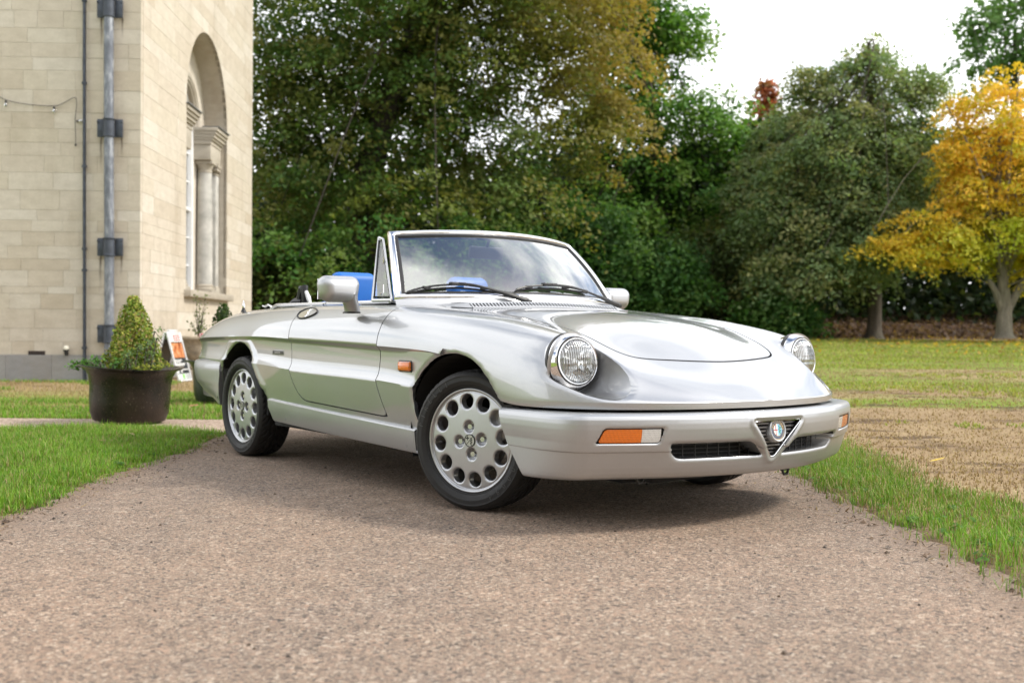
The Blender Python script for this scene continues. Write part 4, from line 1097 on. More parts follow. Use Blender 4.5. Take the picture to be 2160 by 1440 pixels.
def tarmac_mat():
    b = NB('pink_aggregate_tarmac'); p = b.pos()
    w = b.n('ShaderNodeTexVoronoi', {'Vector': p, 'Scale': 190.0}, feature='F1'); wd = b.n('ShaderNodeTexVoronoi', {'Vector': p, 'Scale': 190.0}, feature='DISTANCE_TO_EDGE').outputs['Distance']
    w2 = b.n('ShaderNodeTexVoronoi', {'Vector': p, 'Scale': 95.0}, feature='F1')
    rnd = b.n('ShaderNodeSeparateXYZ', {0: w.outputs['Color']}).outputs['X']; rnd2 = b.n('ShaderNodeSeparateXYZ', {0: w2.outputs['Color']})
    stone = b.ramp(rnd, [(0, (.085, .07, .06, 1)), (.2, (.20, .15, .118, 1)), (.45, (.295, .215, .165, 1)), (.7, (.355, .262, .20, 1)), (.88, (.43, .33, .255, 1)), (1, (.54, .46, .38, 1))])
    big = b.ramp(rnd2.outputs['X'], [(0, (.085, .072, .064, 1)), (.4, (.28, .205, .16, 1)), (.75, (.40, .275, .205, 1)), (1, (.52, .43, .35, 1))])
    isbig = b.math('GREATER_THAN', rnd2.outputs['Y'], .72)
    c = b.mix(isbig, stone, big)
    joint = b.ramp(wd, [(.0, .58), (.09, 1.0)])
    c = b.mix(1.0, c, joint, 'MULTIPLY')
    patch = b.math('ADD', b.math('MULTIPLY', b.noise(b.mapping(p, (.6, .22, 1)), 1.3, 5, .6), .7), b.math('MULTIPLY', b.noise(p, 2.6, 6, .7), .3)); mid = b.noise(p, 7, 4, .6)
    c = b.mix(1.0, c, b.ramp(patch, [(.32, (.94, .98, 1.02, 1)), (.5, (1.18, 1.17, 1.13, 1)), (.7, (1.38, 1.30, 1.22, 1))]), 'MULTIPLY')
    c = b.mix(1.0, c, b.ramp(mid, [(.3, .86), (.65, 1.06)]), 'MULTIPLY')
    sp = b.n('ShaderNodeSeparateXYZ', {0: p}); ex = b.math('ABSOLUTE', b.math('ADD', sp.outputs['X'], .22))
    dirt = b.math('MULTIPLY', b.math('ADD', b.math('MULTIPLY', b.math('SUBTRACT', ex, 1.50), 4.0), b.math('MULTIPLY', b.math('SUBTRACT', mid, .5), 2.4)), .85, True)
    sand = b.ramp(b.noise(p, 120, 3), [(.3, (.15, .10, .07, 1)), (.7, (.36, .26, .19, 1))])
    c = b.mix(dirt, c, sand)
    h = b.math('ADD', b.math('MULTIPLY', b.ramp(wd, [(0, 0.0), (.25, 1.0)]), .6), b.math('MULTIPLY', rnd, .5))
    return b.done(b.bsdf(Base_Color=c, Roughness=b.ramp(rnd, [(0, .62), (1, .9)]), Specular_IOR_Level=.35, Normal=b.bump(h, .75, .006)))
M['tarmac'] = tarmac_mat()
def wob(y, s): return .05 * (vnoise(y * 1.0, y * 0 + s, 1.7, s) - .5) + .06 * (vnoise(y, y * 0 + s, 6.0, s + 1) - .5) + .05 * (vnoise(y, y * 0 + s, 19.0, s + 2) - .5)
ys_ = np.r_[np.linspace(-25, 1.5, 12), np.linspace(1.6, 17, 260)]
XL = -1.93 + wob(ys_, 5); XR = 1.47 + wob(ys_, 9) + .10 * sstep(4.6, 5.2, ys_) * 0
nxs = 12; V = []
for y, a, c in zip(ys_, XL, XR):
    for t in np.linspace(0, 1, nxs): V.append((a + (c - a) * t, y, -.001 + .004 * math.sin(math.pi * t)))
drive = link('driveway', fast_mesh('driveway', V, np.array(grid_faces(len(ys_), nxs)), True), M['tarmac']); tag(drive, None, None, kind='structure')
V = []
xs_ = np.linspace(-9, -1.9, 120)
for x in xs_:
    a = 7.56 + .10 * (vnoise(x, 0 * x, 1.3, 11) - .5) * 2; c = 8.62 + .10 * (vnoise(x, 0 * x, 1.1, 12) - .5) * 2
    V += [(x, a, .0005), (x, (a + c) / 2, .004), (x, c, .0005)]
def path_mat():
    b = NB('pale_gravel'); p = b.pos(); w = b.n('ShaderNodeTexVoronoi', {'Vector': p, 'Scale': 75.0})
    r = b.n('ShaderNodeSeparateXYZ', {0: w.outputs['Color']}).outputs['X']
    return b.done(b.bsdf(Base_Color=b.ramp(r, [(0, (.17, .12, .09, 1)), (.5, (.37, .27, .20, 1)), (1, (.52, .42, .33, 1))]), Roughness=.9, Normal=b.bump(r, .6, .01)))
o = link('gravel_path', fast_mesh('gravel_path', V, np.array(grid_faces(len(xs_), 3)), True), path_mat()); tag(o, None, None, kind='structure')

# ---------------------------------------------------------------- foliage tools
def leaf_mat(name, trans=.35, rough=.55, sat=1.0):
    b = NB(name); a = b.n('ShaderNodeAttribute', attribute_name='tint').outputs['Color']
    d = b.bsdf(Base_Color=a, Roughness=rough, Specular_IOR_Level=.3)
    t = b.n('ShaderNodeBsdfTranslucent', {'Color': b.mix(1.0, a, (1.25, 1.3, .7, 1), 'MULTIPLY')})
    return b.done(b.n('ShaderNodeMixShader', {0: trans, 1: d, 2: t}))
M['leaf'] = leaf_mat('tree_leaf', .46); M['grass'] = leaf_mat('grass_blade', .30, .5)
def bark(name, c):
    b = NB(name); p = b.obj(); f = b.noise(b.mapping(p, (1, 1, .22)), 14, 6, .65); g = b.noise(p, 2.2, 3)
    lo = tuple(x * .55 for x in c) + (1,); hi = tuple(min(1, x * 1.4) for x in c) + (1,)
    col = b.mix(b.ramp(g, [(.45, 0.0), (.75, .35)]), b.ramp(f, [(.3, lo), (.7, hi)]), (.07, .085, .04, 1))
    return b.done(b.bsdf(Base_Color=col, Roughness=.9, Normal=b.bump(f, .7, .03)))
M['bark'] = bark('grey_brown_bark', (.085, .07, .055)); M['bark_pale'] = bark('pale_grey_bark', (.19, .165, .135)); M['bark_dark'] = bark('dark_bark', (.05, .04, .033))
def leaf_quads(C, N, size, asp=.62, seed=1):
    """rhombic leaves: centres, normals, sizes"""
    g = np.random.default_rng(seed); n = len(C); N = N / (np.linalg.norm(N, axis=1, keepdims=True) + 1e-9)
    r = g.normal(size=(n, 3)); a = np.cross(N, r); a /= (np.linalg.norm(a, axis=1, keepdims=True) + 1e-9); b_ = np.cross(N, a); s = np.asarray(size).reshape(-1, 1)
    q = np.stack([C - a * s, C + b_ * s * asp - N * s * .12, C + a * s, C - b_ * s * asp - N * s * .12], 1)
    return q.reshape(-1, 3), np.arange(4 * n).reshape(-1, 4)
def crown_points(blobs, n_clump, g, shell=.55, flat=.35):
    """clump centres spread through the blobs, favouring the outside"""
    vol = np.array([b_[1][0] * b_[1][1] * b_[1][2] for b_ in blobs]) ** .75; vol /= vol.sum(); C = []; D = []
    for (c, r), v in zip(blobs, vol):
        k = max(4, int(n_clump * v)); d = g.normal(size=(k, 3)); d /= np.linalg.norm(d, axis=1, keepdims=True)
        rad = np.where(g.random(k) < shell, g.uniform(.78, 1.05, k), g.random(k) ** .5 * .85); lump = 1 + .16 * np.sin(d[:, 0] * 7 + c[0]) * np.cos(d[:, 2] * 6 + c[1])
        C.append(np.asarray(c) + d * np.asarray(r) * (rad * lump)[:, None]); D.append(d)
    return np.concatenate(C), np.concatenate(D)
def tree(name, label, blobs, trunk, cols, n_clump=500, per=70, clump=(.45, .8), leaf=(.08, .13), layer=.32, droop=.25, bark_m='bark', tr=(.22, .09), limbs=9, seed=1, cat='tree', group=None, weights=None, zcol=None, twig=True):
    g = np.random.default_rng(seed); base = np.asarray(trunk[0], float)
    t = thing(name, label, cat, tuple(base), group=group)
    C, D = crown_points(blobs, n_clump, g)
    keep = C[:, 2] > gz(C[:, 0], C[:, 1]) + .1; C, D = C[keep], D[keep]
    nC = len(C); rad = g.uniform(*clump, nC); k = g.poisson(per, nC); idx = np.repeat(np.arange(nC), k); n = len(idx)
    # each clump is a thin drooping spray
    nrm = D * np.array([.55, .55, .2]) + np.array([0, 0, .9]) + g.normal(size=(nC, 3)) * .18; nrm /= np.linalg.norm(nrm, axis=1, keepdims=True)
    u = np.cross(nrm, g.normal(size=(nC, 3))); u /= np.linalg.norm(u, axis=1, keepdims=True); w = np.cross(nrm, u)
    rr = np.sqrt(g.random(n)) * rad[idx]; th = g.random(n) * 2 * np.pi
    # ragged outline of each spray
    rr = rr * (1 + .35 * np.sin(3 * th + idx) + .2 * np.sin(5 * th + 2 * idx))
    L = C[idx] + u[idx] * (rr * np.cos(th))[:, None] + w[idx] * (rr * np.sin(th))[:, None] + nrm[idx] * (g.normal(size=n) * layer * rad[idx] * .5)[:, None]
    L[:, 2] -= droop * rr ** 2 / rad[idx]
    LN = nrm[idx] + g.normal(size=(n, 3)) * .55
    cols = np.array([c[:3] for c in cols]); ci = g.choice(len(cols), nC, p=weights); cc = cols[ci]
    if zcol is not None: cc = zcol(C, cc, g)
    lc = cc[idx] * g.uniform(.80, 1.20, (n, 1)) * g.uniform(.95, 1.05, (n, 3))
    q, F = leaf_quads(L, LN, g.uniform(leaf[0], leaf[1], n), seed=seed + 5)
    col = np.repeat(lc, 4, 0)
    o = link('crown', fast_mesh('crown', q - base, F, False, col), M['leaf'], t)
    # trunk and limbs
    mb = MB(); pts = [np.asarray(p, float) for p in trunk]; m = len(pts)
    sp = smooth_poly(pts, 6, False) if m > 2 else np.array(pts)
    radii = np.linspace(tr[0], tr[1], len(sp)); radii[0] *= 1.45; radii[1] *= 1.12
    mb.tube(sp - base, list(radii), 12)
    top = sp[-1]
    order = g.permutation(nC)[:limbs * 4]
    for j, i in enumerate(order):
        s0 = sp[int(len(sp) * g.uniform(.45, .99))]; e = C[i]; mid = (s0 * .55 + e * .45) + np.array([0, 0, .12 * np.linalg.norm(e - s0)]) + g.normal(size=3) * .10 * np.linalg.norm(e - s0)
        r0 = tr[1] * (.55 if j < limbs else .14); ln = np.linalg.norm(e - s0)
        mb.tube(smooth_poly([s0, mid, e], 4, False) - base, list(np.linspace(r0, .012, 9)), 6)
    mb.build('trunk', M[bark_m], t)
    return t

# ---------------------------------------------------------------- trees
OL = [(.11, .175, .038), (.085, .155, .032), (.15, .19, .044), (.07, .14, .03), (.17, .18, .045)]
d = 27.0
def beech_col(C, cc, g):
    # autumn tint comes on towards the right-hand side and the upper crown of this tree
    k = np.clip((C[:, 0] + .2) / 4.4 + (C[:, 2] - 6.0) / 12 + g.normal(size=len(C)) * .13, 0, 1)[:, None]; g2 = (C[:, 2] < 3.2)[:, None]
    a = np.where(g2, cc * [.75, 1.08, 1.0], cc); return a * (1 - k) + np.array([.31, .225, .055]) * k
B = [(at(600, 180, d), (1.7, 2.2, 2.0)), (at(590, 380, d), (1.6, 2.2, 1.6)), (at(800, 240, d + .5), (2.6, 2.6, 2.0)), (at(760, -160, d), (4.6, 4.2, 4.2)), (at(1060, -120, d), (4.0, 4, 3.8)), (at(680, 130, d), (2.2, 2.6, 2.4)), (at(930, 110, d), (2.6, 3.2, 2.4)), (at(1180, 110, d), (2.1, 2.6, 2.2)), (at(1250, 270, d), (1.45, 1.8, 1.25)),
     (at(1000, 310, d), (2.6, 2.6, 1.5)), (at(680, 350, d - 1), (1.9, 2.0, 1.5)), (at(620, 520, d - 2), (1.3, 1.6, 1.3)), (at(850, 450, d - 2), (2.0, 1.8, 1.1)), (at(1080, 440, d - 1.5), (1.6, 1.6, .9)), (at(760, 580, d - 3), (2.6, 1.4, .9)), (at(1010, 560, d - 2), (2.2, 1.4, .8))]
tree('copper_beech', 'huge spreading beech turning bronze that fills the sky behind the windscreen', B, [at(765, 660, d), at(768, 420, d), at(800, 280, d), at(850, 130, d), at(925, -20, d), at(980, -200, d)], OL,
     n_clump=1900, per=84, clump=(.40, .82), leaf=(.045, .080), bark_m='bark_dark', tr=(.42, .20), limbs=9, seed=3, zcol=beech_col, droop=.35)
GR = [(.095, .22, .035), (.14, .28, .048), (.07, .175, .03), (.175, .28, .055)]
d = 33.0
B = [(at(1330, 40, d), (1.9, 1.8, 1.6)), (at(1440, 70, d), (1.0, 1.0, .75)), (at(1320, 230, d), (1.7, 1.8, 2.0)), (at(1480, 270, d), (1.5, 1.5, 1.35)), (at(1400, 420, d), (2.4, 1.8, 1.4)), (at(1270, 480, d - 1), (1.6, 1.4, 1.3)), (at(1545, 350, d), (.8, 1.0, .8)), (at(1240, -120, d), (2.4, 2, 2))]
tree('sycamore', 'tall bright green broadleaf tree between the bronze beech and the open sky', B, [at(1400, 690, d), at(1395, 420, d), at(1370, 200, d), at(1350, 40, d)], GR, n_clump=760, per=75, clump=(.38, .72), leaf=(.055, .095), layer=.6, droop=.1, tr=(.30, .12), limbs=14, seed=11)
SH = [(.055, .14, .03), (.08, .175, .038), (.04, .105, .026), (.11, .20, .05)]
def shrub(px, py, d, r, label, seed, cols=SH, n=130, name='shrub', per=75, leaf=(.05, .085), group='bushes under the trees', clump=(.3, .55)):
    c = at(px, py, d); b0 = np.array([c[0], c[1], float(gz(c[0], c[1]))])
    bl = [(c, r), (c + [r[0] * .6, -.2, -r[2] * .35], (r[0] * .6, r[1] * .7, r[2] * .65)), (c + [-r[0] * .6, -.1, -r[2] * .3], (r[0] * .6, r[1] * .7, r[2] * .7))]
    return tree(name, label, bl, [b0, (b0 + c) / 2 + [.05, 0, 0], c], cols, n_clump=n, per=per, clump=clump, leaf=leaf, layer=.7, droop=.15, tr=(.08, .04), limbs=5, seed=seed, cat='shrub', group=group)
shrub(1235, 520, 29, (1.1, 1.0, 1.3), 'light green leafy bush just right of the windscreen top corner', 21, n=210)
shrub(1370, 590, 28, (1.3, 1.1, 1.0), 'dark green bush rising straight behind the passenger-side door mirror', 22, n=190)
shrub(1500, 560, 30, (1.35, 1.1, 1.5), 'tall dark bush with some yellowing leaves left of the slim grey trunk', 23, [(.065, .11, .03), (.09, .13, .035), (.14, .15, .045)], n=220)
shrub(1640, 660, 27, (.75, .6, .45), 'low glossy bush spreading at the foot of the slim grey trunk', 24, n=90)
shrub(575, 600, 24.5, (.85, .9, 1.0), 'leafy bush beside the far corner of the stone building', 25, [(.06, .09, .02), (.085, .10, .025)], n=130)
shrub(720, 610, 25, (1.2, .9, .7), 'dark bush below the big beech, seen over the folded roof', 26, [(.03, .06, .016), (.05, .085, .02)], n=130)
shrub(1060, 600, 27, (1.6, .9, .9), 'dark bush seen through the windscreen glass', 27, [(.03, .065, .016), (.05, .085, .02)], n=130)
OB = [(.17, .245, .105), (.20, .27, .12), (.14, .21, .09), (.225, .27, .115), (.24, .25, .10)]
d = 28.0
B = [(at(1800, 470, d), (2.3, 2.2, 1.35)), (at(1650, 470, d), (1.25, 1.5, 1.35)), (at(1770, 320, d), (2.2, 2.0, 1.2)), (at(1830, 200, d), (1.55, 1.4, .95)), (at(1930, 330, d), (1.1, 1.4, 1.0)), (at(1835, 110, d), (.6, .6, .5)), (at(1720, 570, d - 1.2), (1.5, 1.3, .65)), (at(1620, 590, d - 1), (.6, .7, .6)), (at(1700, 190, d), (.65, .8, .6)), (at(1950, 190, d), (.6, .8, .5))]
tree('olive_beech', 'broad dull olive-green tree with a single straight trunk and a wispy pointed top', B, [at(1843, 716, d), at(1846, 600, d), at(1842, 400, d), at(1835, 200, d), at(1832, 90, d)], OB, n_clump=900, per=80, clump=(.34, .66), leaf=(.040, .072), layer=.3, droop=.4, tr=(.20, .045), limbs=16, seed=31)
d = 30.5
tree('slim_tree', 'slim leaning grey trunk half hidden by the olive tree, left of it', [(at(1610, 420, d), (1.0, 1.1, 1.5)), (at(1660, 300, d), (.9, 1, 1))], [at(1614, 705, d), at(1606, 620, d), at(1600, 480, d), at(1620, 350, d)], OB, n_clump=170, per=55, clump=(.36, .6), leaf=(.06, .10), droop=.4, tr=(.20, .09), limbs=8, seed=32)
d = 44.0
tree('red_tree', 'small rust-red pointed treetop showing above the woods', [(at(1615, 215, d), (.45, .4, .8)), (at(1617, 300, d), (.9, .7, 1.2)), (at(1616, 185, d), (.2, .2, .5))], [at(1615, 690, d), at(1615, 400, d), at(1616, 210, d)], [(.40, .12, .05), (.32, .12, .05), (.26, .14, .05)], n_clump=90, per=45, clump=(.25, .45), leaf=(.08, .13), layer=.9, tr=(.15, .03), limbs=4, seed=33)
d = 25.5
YE = [(.72, .50, .06), (.66, .50, .05), (.78, .54, .09), (.52, .48, .05)]
def yel(C, cc, g):
    # greener inside, where the lower right of the crown has not turned yet
    q = at(2110, 510, 25.5); k = np.exp(-(((C[:, 0] - q[0]) / .85) ** 2 + ((C[:, 2] - q[2]) / .75) ** 2)) * 1.15 + g.normal(size=len(C)) * .12
    k = np.clip(k + .12 * (C[:, 2] < 2.2), 0, 1)[:, None]; cc = cc * np.where((C[:, 2] > 3.6)[:, None], [1.02, .95, .9], [1, 1, 1]); return cc * (1 - k) + np.array([.38, .44, .035]) * k
B = [(at(1985, 500, d), (1.35, 1.3, .72)), (at(1890, 520, d), (.55, .7, .38)), (at(2120, 480, d), (1.2, 1.4, .95)), (at(2090, 290, d), (1.15, 1.2, 1.15)), (at(2120, 200, d), (.7, .8, .55)), (at(2220, 380, d), (1.5, 1.6, 1.7)), (at(2010, 330, d), (.5, .6, .5)), (at(2230, 560, d), (1.3, 1.2, .6)), (at(2050, 395, d), (1.0, 1.0, .6)), (at(2030, 240, d), (.5, .6, .6)), (at(1830, 515, d), (.3, .4, .18))]
yt = tree('golden_tree', 'golden yellow autumn tree with a forked pale trunk', B, [at(2118, 714, d), at(2118, 672, d), at(2120, 640, d), at(2112, 560, d), at(2105, 440, d), at(2110, 280, d)], YE, n_clump=600, per=74, clump=(.24, .50), leaf=(.034, .060), layer=.20, droop=.28, bark_m='bark_pale', tr=(.205, .05), limbs=14, seed=41, zcol=yel)
mb = MB(); b0 = at(2118, 714, d)
for e in (at(2085, 590, d), at(2165, 600, d), at(2185, 560, d)): mb.tube(smooth_poly([at(2119, 668, d) - b0, (at(2119, 640, d) * .5 + e * .5) - b0 + [0, 0, -.05], e - b0], 5, False), list(np.linspace(.115, .05, 11)), 8)
mb.build('forked_limb', M['bark_pale'], yt)
d = 40.0
tree('plane_tree', 'airy green treetop at the right edge, above the golden tree', [(at(2120, 60, d), (1.7, 1.6, 1.3)), (at(2060, 70, d), (.7, .8, .9)), (at(2120, 150, d), (1.8, 1.4, 1.0)), (at(2200, 0, d), (2, 2, 2))], [at(2150, 690, d), at(2145, 400, d), at(2140, 60, d)], [(.11, .22, .06), (.14, .25, .08)], n_clump=130, per=40, clump=(.35, .6), leaf=(.09, .15), layer=.8, tr=(.22, .06), limbs=8, seed=51)
# the wood behind: one dark mass of undergrowth and further trees that nobody could count
g = np.random.default_rng(77); n = 130000
wx = g.uniform(-12, 34, n); wy = g.uniform(32.0, 42, n); top = 4.3 + 1.6 * vnoise(wx, wy * 0, .35, 61) + .8 * vnoise(wx, wy * 0, 1.1, 62)
wz = gz(wx, wy) + top * g.random(n) ** 1.1; C = np.c_[wx, wy, wz]
q, F = leaf_quads(C, g.normal(size=(n, 3)) + [0, -.8, .25], g.uniform(.08, .17, n), seed=78)
cc = np.array([(.022, .045, .013), (.032, .058, .016), (.016, .034, .011), (.05, .065, .018)])[g.integers(0, 4, n)] * g.uniform(.7, 1.3, (n, 1))
o = link('woodland', fast_mesh('woodland', q, F, False, np.repeat(cc, 4, 0)), M['leaf']); tag(o, 'dark mass of woodland undergrowth closing the view behind the trees', 'woodland', kind='stuff')
n = 9000; wx = g.uniform(3, 26, n); wy = g.uniform(28.5, 34, n); C = np.c_[wx, wy, gz(wx, wy) + .03 + .10 * g.random(n) ** 2]
q, F = leaf_quads(C, g.normal(size=(n, 3)) * .6 + [0, 0, 1], g.uniform(.04, .09, n), seed=79)
cc = np.array([(.13, .08, .05), (.085, .052, .036), (.18, .12, .075), (.055, .036, .025)])[g.integers(0, 4, n)]  # dead-leaf browns with the tree shade put into the colour
o = link('leaf_litter', fast_mesh('leaf_litter', q, F, False, np.repeat(cc, 4, 0)), M['leaf']); tag(o, 'brown fallen leaves and dead bracken on the bank under the trees', 'leaf litter', kind='stuff')

# ---------------------------------------------------------------- grass
def blades(name, P, h, wid, cols, label, lean=.5, seed=1, zoff=0.0):
    """P (n,2) bases; three-segment bent blades"""
    g = np.random.default_rng(seed); n = len(P); h = np.asarray(h) * g.uniform(.6, 1.25, n); a = g.random(n) * 2 * np.pi; dirv = np.c_[np.cos(a), np.sin(a)]
    side = np.c_[-np.sin(a), np.cos(a)]; ln = np.abs(g.normal(size=n)) * lean; w = np.asarray(wid) * g.uniform(.7, 1.3, n)
    z0 = gz(P[:, 0], P[:, 1]) + zoff; V = np.zeros((n, 5, 3))
    for k, (t, ww) in enumerate(((0, 1), (0, -1), (.55, .75), (.55, -.75), (1.0, 0))):
        off = dirv * (ln * h * t ** 2)[:, None] + side * (w * .5 * ww)[:, None]
        V[:, k, :2] = P + off; V[:, k, 2] = z0 + h * t * np.sqrt(np.maximum(1 - (ln * t * .6) ** 2, .2))
    b_ = np.arange(n)[:, None] * 5
    F = np.concatenate([b_ + [0, 1, 3], b_ + [0, 3, 2], b_ + [2, 3, 4]], 0)
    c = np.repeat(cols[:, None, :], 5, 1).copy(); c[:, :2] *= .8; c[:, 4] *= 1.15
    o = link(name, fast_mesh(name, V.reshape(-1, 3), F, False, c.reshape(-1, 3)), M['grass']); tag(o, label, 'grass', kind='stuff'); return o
def gcols(P, g, straw=.12, base=((.13, .27, .022), (.17, .32, .032), (.095, .215, .018), (.23, .34, .048))):
    n = len(P); b_ = np.array(base)[g.integers(0, len(base), n)]; k = vnoise(P[:, 0] + 50, P[:, 1] + 50, 1.4, 91)[:, None]
    c = b_ * (.8 + .4 * k); st = g.random(n) < straw * (.4 + 1.6 * vnoise(P[:, 0] + 9, P[:, 1] + 9, 2.1, 92)); c[st] = np.array([(.36, .29, .15), (.30, .22, .11)])[g.integers(0, 2, st.sum())]
    return c * g.uniform(.8, 1.2, (n, 1))
g = np.random.default_rng(5)
def edgeL(y): return -1.915 + wob(y, 5)
def edgeR(y): return 1.45 + wob(y, 9)
n = 130000; P = np.c_[g.uniform(-4.3, -1.85, n), 2.8 + 4.80 * g.random(n)]
P = P[P[:, 0] > -.50 * P[:, 1] - .6]
dd = edgeL(P[:, 1]) - P[:, 0]; tuft = vnoise(P[:, 0] + 4, P[:, 1], 9.0, 71) + .5 * vnoise(P[:, 0], P[:, 1] + 3, 22, 72); P = P[(dd > -.10) & (g.random(len(P)) < sstep(-.10, .16, dd + .16 * (tuft - .75)) ** 1.3)]; dd = edgeL(P[:, 1]) - P[:, 0]
hh = (.025 + .024 * vnoise(P[:, 0] + 20, P[:, 1] + 20, 2.2, 93) + .022 * vnoise(P[:, 0] + 7, P[:, 1], 9, 75)) * (.45 + .55 * sstep(-.05, .22, dd)) + .04 * np.exp(-((np.hypot(P[:, 0] + 2.87, P[:, 1] - 8.2) - .55) / .25) ** 2)
blades('grass_verge', P, hh, .0038, gcols(P, g, .13), 'bright green grass verge on the left of the drive in front of the planters', .55, 6)
n = 44000; P = np.c_[g.uniform(1.38, 2.35, n), 1.8 + 8.4 * g.random(n) ** 1.1]
dd = P[:, 0] - edgeR(P[:, 1]); wv = .62 + .25 * vnoise(P[:, 1] * 1.0, P[:, 1] * 0, 1.3, 94); tuft = vnoise(P[:, 0] + 4, P[:, 1], 9.0, 73) + .5 * vnoise(P[:, 0], P[:, 1] + 3, 22, 74); P = P[(g.random(n) < sstep(-.10, .16, dd + .16 * (tuft - .75)) ** 1.3 * (1 - sstep(wv - .25, wv + .1, dd)))]
blades('grass_verge', P, .025 + .026 * vnoise(P[:, 0], P[:, 1], 2.5, 95) + .024 * vnoise(P[:, 0] + 7, P[:, 1], 9, 76), .0036, gcols(P, g, .14), 'long green grass verge on the right of the drive beside the dry lawn', .6, 7)
# lawn beyond the path, up to the building
n = 70000; P = np.c_[g.uniform(-8.2, -1.95, n), 8.60 + 5.9 * g.random(n) ** 1.15]; k = vnoise(P[:, 0] * .6, P[:, 1] * 1.6, 1.0, 96)
want = .95 - .62 * sstep(10.2, 12.5, P[:, 1]); gr_ = k < want * .8 + .08; P2 = P[gr_ | (g.random(n) < .25)]
c = gcols(P2, g, .15); st = ~gr_[gr_ | False] if False else (vnoise(P2[:, 0] * .6, P2[:, 1] * 1.6, 1.0, 96) >= (.95 - .62 * sstep(10.2, 12.5, P2[:, 1])) * .8 + .08); c[st] = np.array([.36, .28, .14]) * g.uniform(.8, 1.2, (st.sum(), 1))
blades('lawn_grass', P2, .045, .006, c, 'patchy green and straw lawn in front of the stone building', .6, 8)
# right-hand lawn: sparse dry blades near, tufts in the greener bands farther off
n = 105000; Y = 3.0 + 23.5 * g.random(n) ** 1.25; P = np.c_[1.9 + g.random(n) * (Y * .52 - 1.2), Y]
wantf = np.interp(P[:, 1], [3, 6, 8.6, 9.6, 11, 12.4, 14.4, 16, 19, 21, 26], [.1, .12, .2, .72, .40, .58, .42, .62, .72, .95, .95])
kk = .75 * vnoise(P[:, 0] * .35, P[:, 1], 1.1, 97) + .35 * vnoise(P[:, 0], P[:, 1], 5, 98); isg = kk < wantf
P3 = P[isg | (g.random(n) < .5)]; isg = isg[isg | (g.random(n) < -1)] if False else (.75 * vnoise(P3[:, 0] * .35, P3[:, 1], 1.1, 97) + .35 * vnoise(P3[:, 0], P3[:, 1], 5, 98) < np.interp(P3[:, 1], [3, 6, 8.6, 9.6, 11, 12.4, 14.4, 16, 19, 21, 26], [.1, .12, .2, .72, .40, .58, .42, .62, .72, .95, .95]))
c = gcols(P3, g, .2, ((.26, .32, .045), (.33, .36, .06), (.20, .29, .035), (.38, .38, .09))); c[~isg] = np.array([(.40, .31, .18), (.34, .24, .13), (.28, .19, .11)])[g.integers(0, 3, (~isg).sum())] * g.uniform(.75, 1.2, ((~isg).sum(), 1))
blades('lawn_grass', P3, np.where(isg, .034, .018), .004 + .0006 * P3[:, 1], c, 'dry mottled lawn right of the drive running back to the trees', .9, 9)
# loose crumbs of stone and soil along the edges and over the drive
n = 1900; P = np.where((g.random(n) < .7)[:, None], np.c_[np.where(g.random(n) < .5, -1.88 + np.abs(g.normal(size=n)) * .10, 1.44 - np.abs(g.normal(size=n)) * .14), 2.5 + 6.5 * g.random(n)], np.c_[g.uniform(-1.9, 1.5, n), 1.6 + 6 * g.random(n)])
s = np.exp(g.normal(size=n) * .45) * .0030; ang = g.random(n) * 6.28
base = np.array([(1, 0, 0), (0, 1, 0), (-1, 0, 0), (0, -1, 0), (0, 0, .9)]); V = np.zeros((n, 5, 3)); 
V[:, :, 0] = P[:, :1] + s[:, None] * (base[:, 0] * np.cos(ang)[:, None] - base[:, 1] * np.sin(ang)[:, None]) * 1.2; V[:, :, 1] = P[:, 1:] + s[:, None] * (base[:, 0] * np.sin(ang)[:, None] + base[:, 1] * np.cos(ang)[:, None]); V[:, :, 2] = .0025 + s[:, None] * base[:, 2]
b_ = np.arange(n)[:, None] * 5; F = np.concatenate([b_ + [0, 1, 4], b_ + [1, 2, 4], b_ + [2, 3, 4], b_ + [3, 0, 4]], 0)
cc = np.array([(.06, .05, .045), (.30, .22, .17), (.14, .10, .075), (.42, .35, .29)])[g.choice(4, n, p=[.35, .25, .3, .1])]
o = link('loose_grit', fast_mesh('loose_grit', V.reshape(-1, 3), F, False, np.repeat(cc, 5, 0)), M['leaf']); tag(o, 'loose stones and soil crumbs scattered over the drive and its edges', 'grit', kind='stuff')

# small broad-leaved weeds in the verges, and a few yellow leaves blown out from the golden tree
g = np.random.default_rng(101); C = []; N = []
for k in range(90):
    y = g.uniform(2.4, 7.4); x = (edgeL(np.array([y]))[0] - abs(g.normal()) * .35 - .03) if k % 2 else (edgeR(np.array([y]))[0] + abs(g.normal()) * .22 + .03)
    for q in range(int(g.integers(6, 14))):
        a = g.random() * 6.28; r = g.uniform(.008, .035); C.append([x + r * math.cos(a), y + r * math.sin(a), float(gz(x, y)) + .014 + .02 * g.random()]); N.append([.5 * math.cos(a), .5 * math.sin(a), 1])
q, F = leaf_quads(np.array(C), np.array(N), g.uniform(.008, .016, len(C)), .7, 102); cc = np.array([(.10, .22, .04), (.14, .26, .06), (.08, .17, .035)])[g.integers(0, 3, len(C))]
o = link('verge_weeds', fast_mesh('verge_weeds', q, F, False, np.repeat(cc, 4, 0)), M['leaf']); tag(o, 'low clover and broad-leaved weeds dotted through the grass verges', 'weeds', kind='stuff')
n = 1400; gx, gy = g.normal(size=n) * 3.2 + 12.0, g.normal(size=n) * 2.6 + 24.5; C = np.c_[gx, gy, gz(gx, gy) + .035]
q, F = leaf_quads(C, g.normal(size=(n, 3)) * .4 + [0, 0, 1], g.uniform(.03, .055, n), seed=103); cc = np.array([(.6, .42, .05), (.45, .28, .05), (.3, .17, .06)])[g.integers(0, 3, n)]
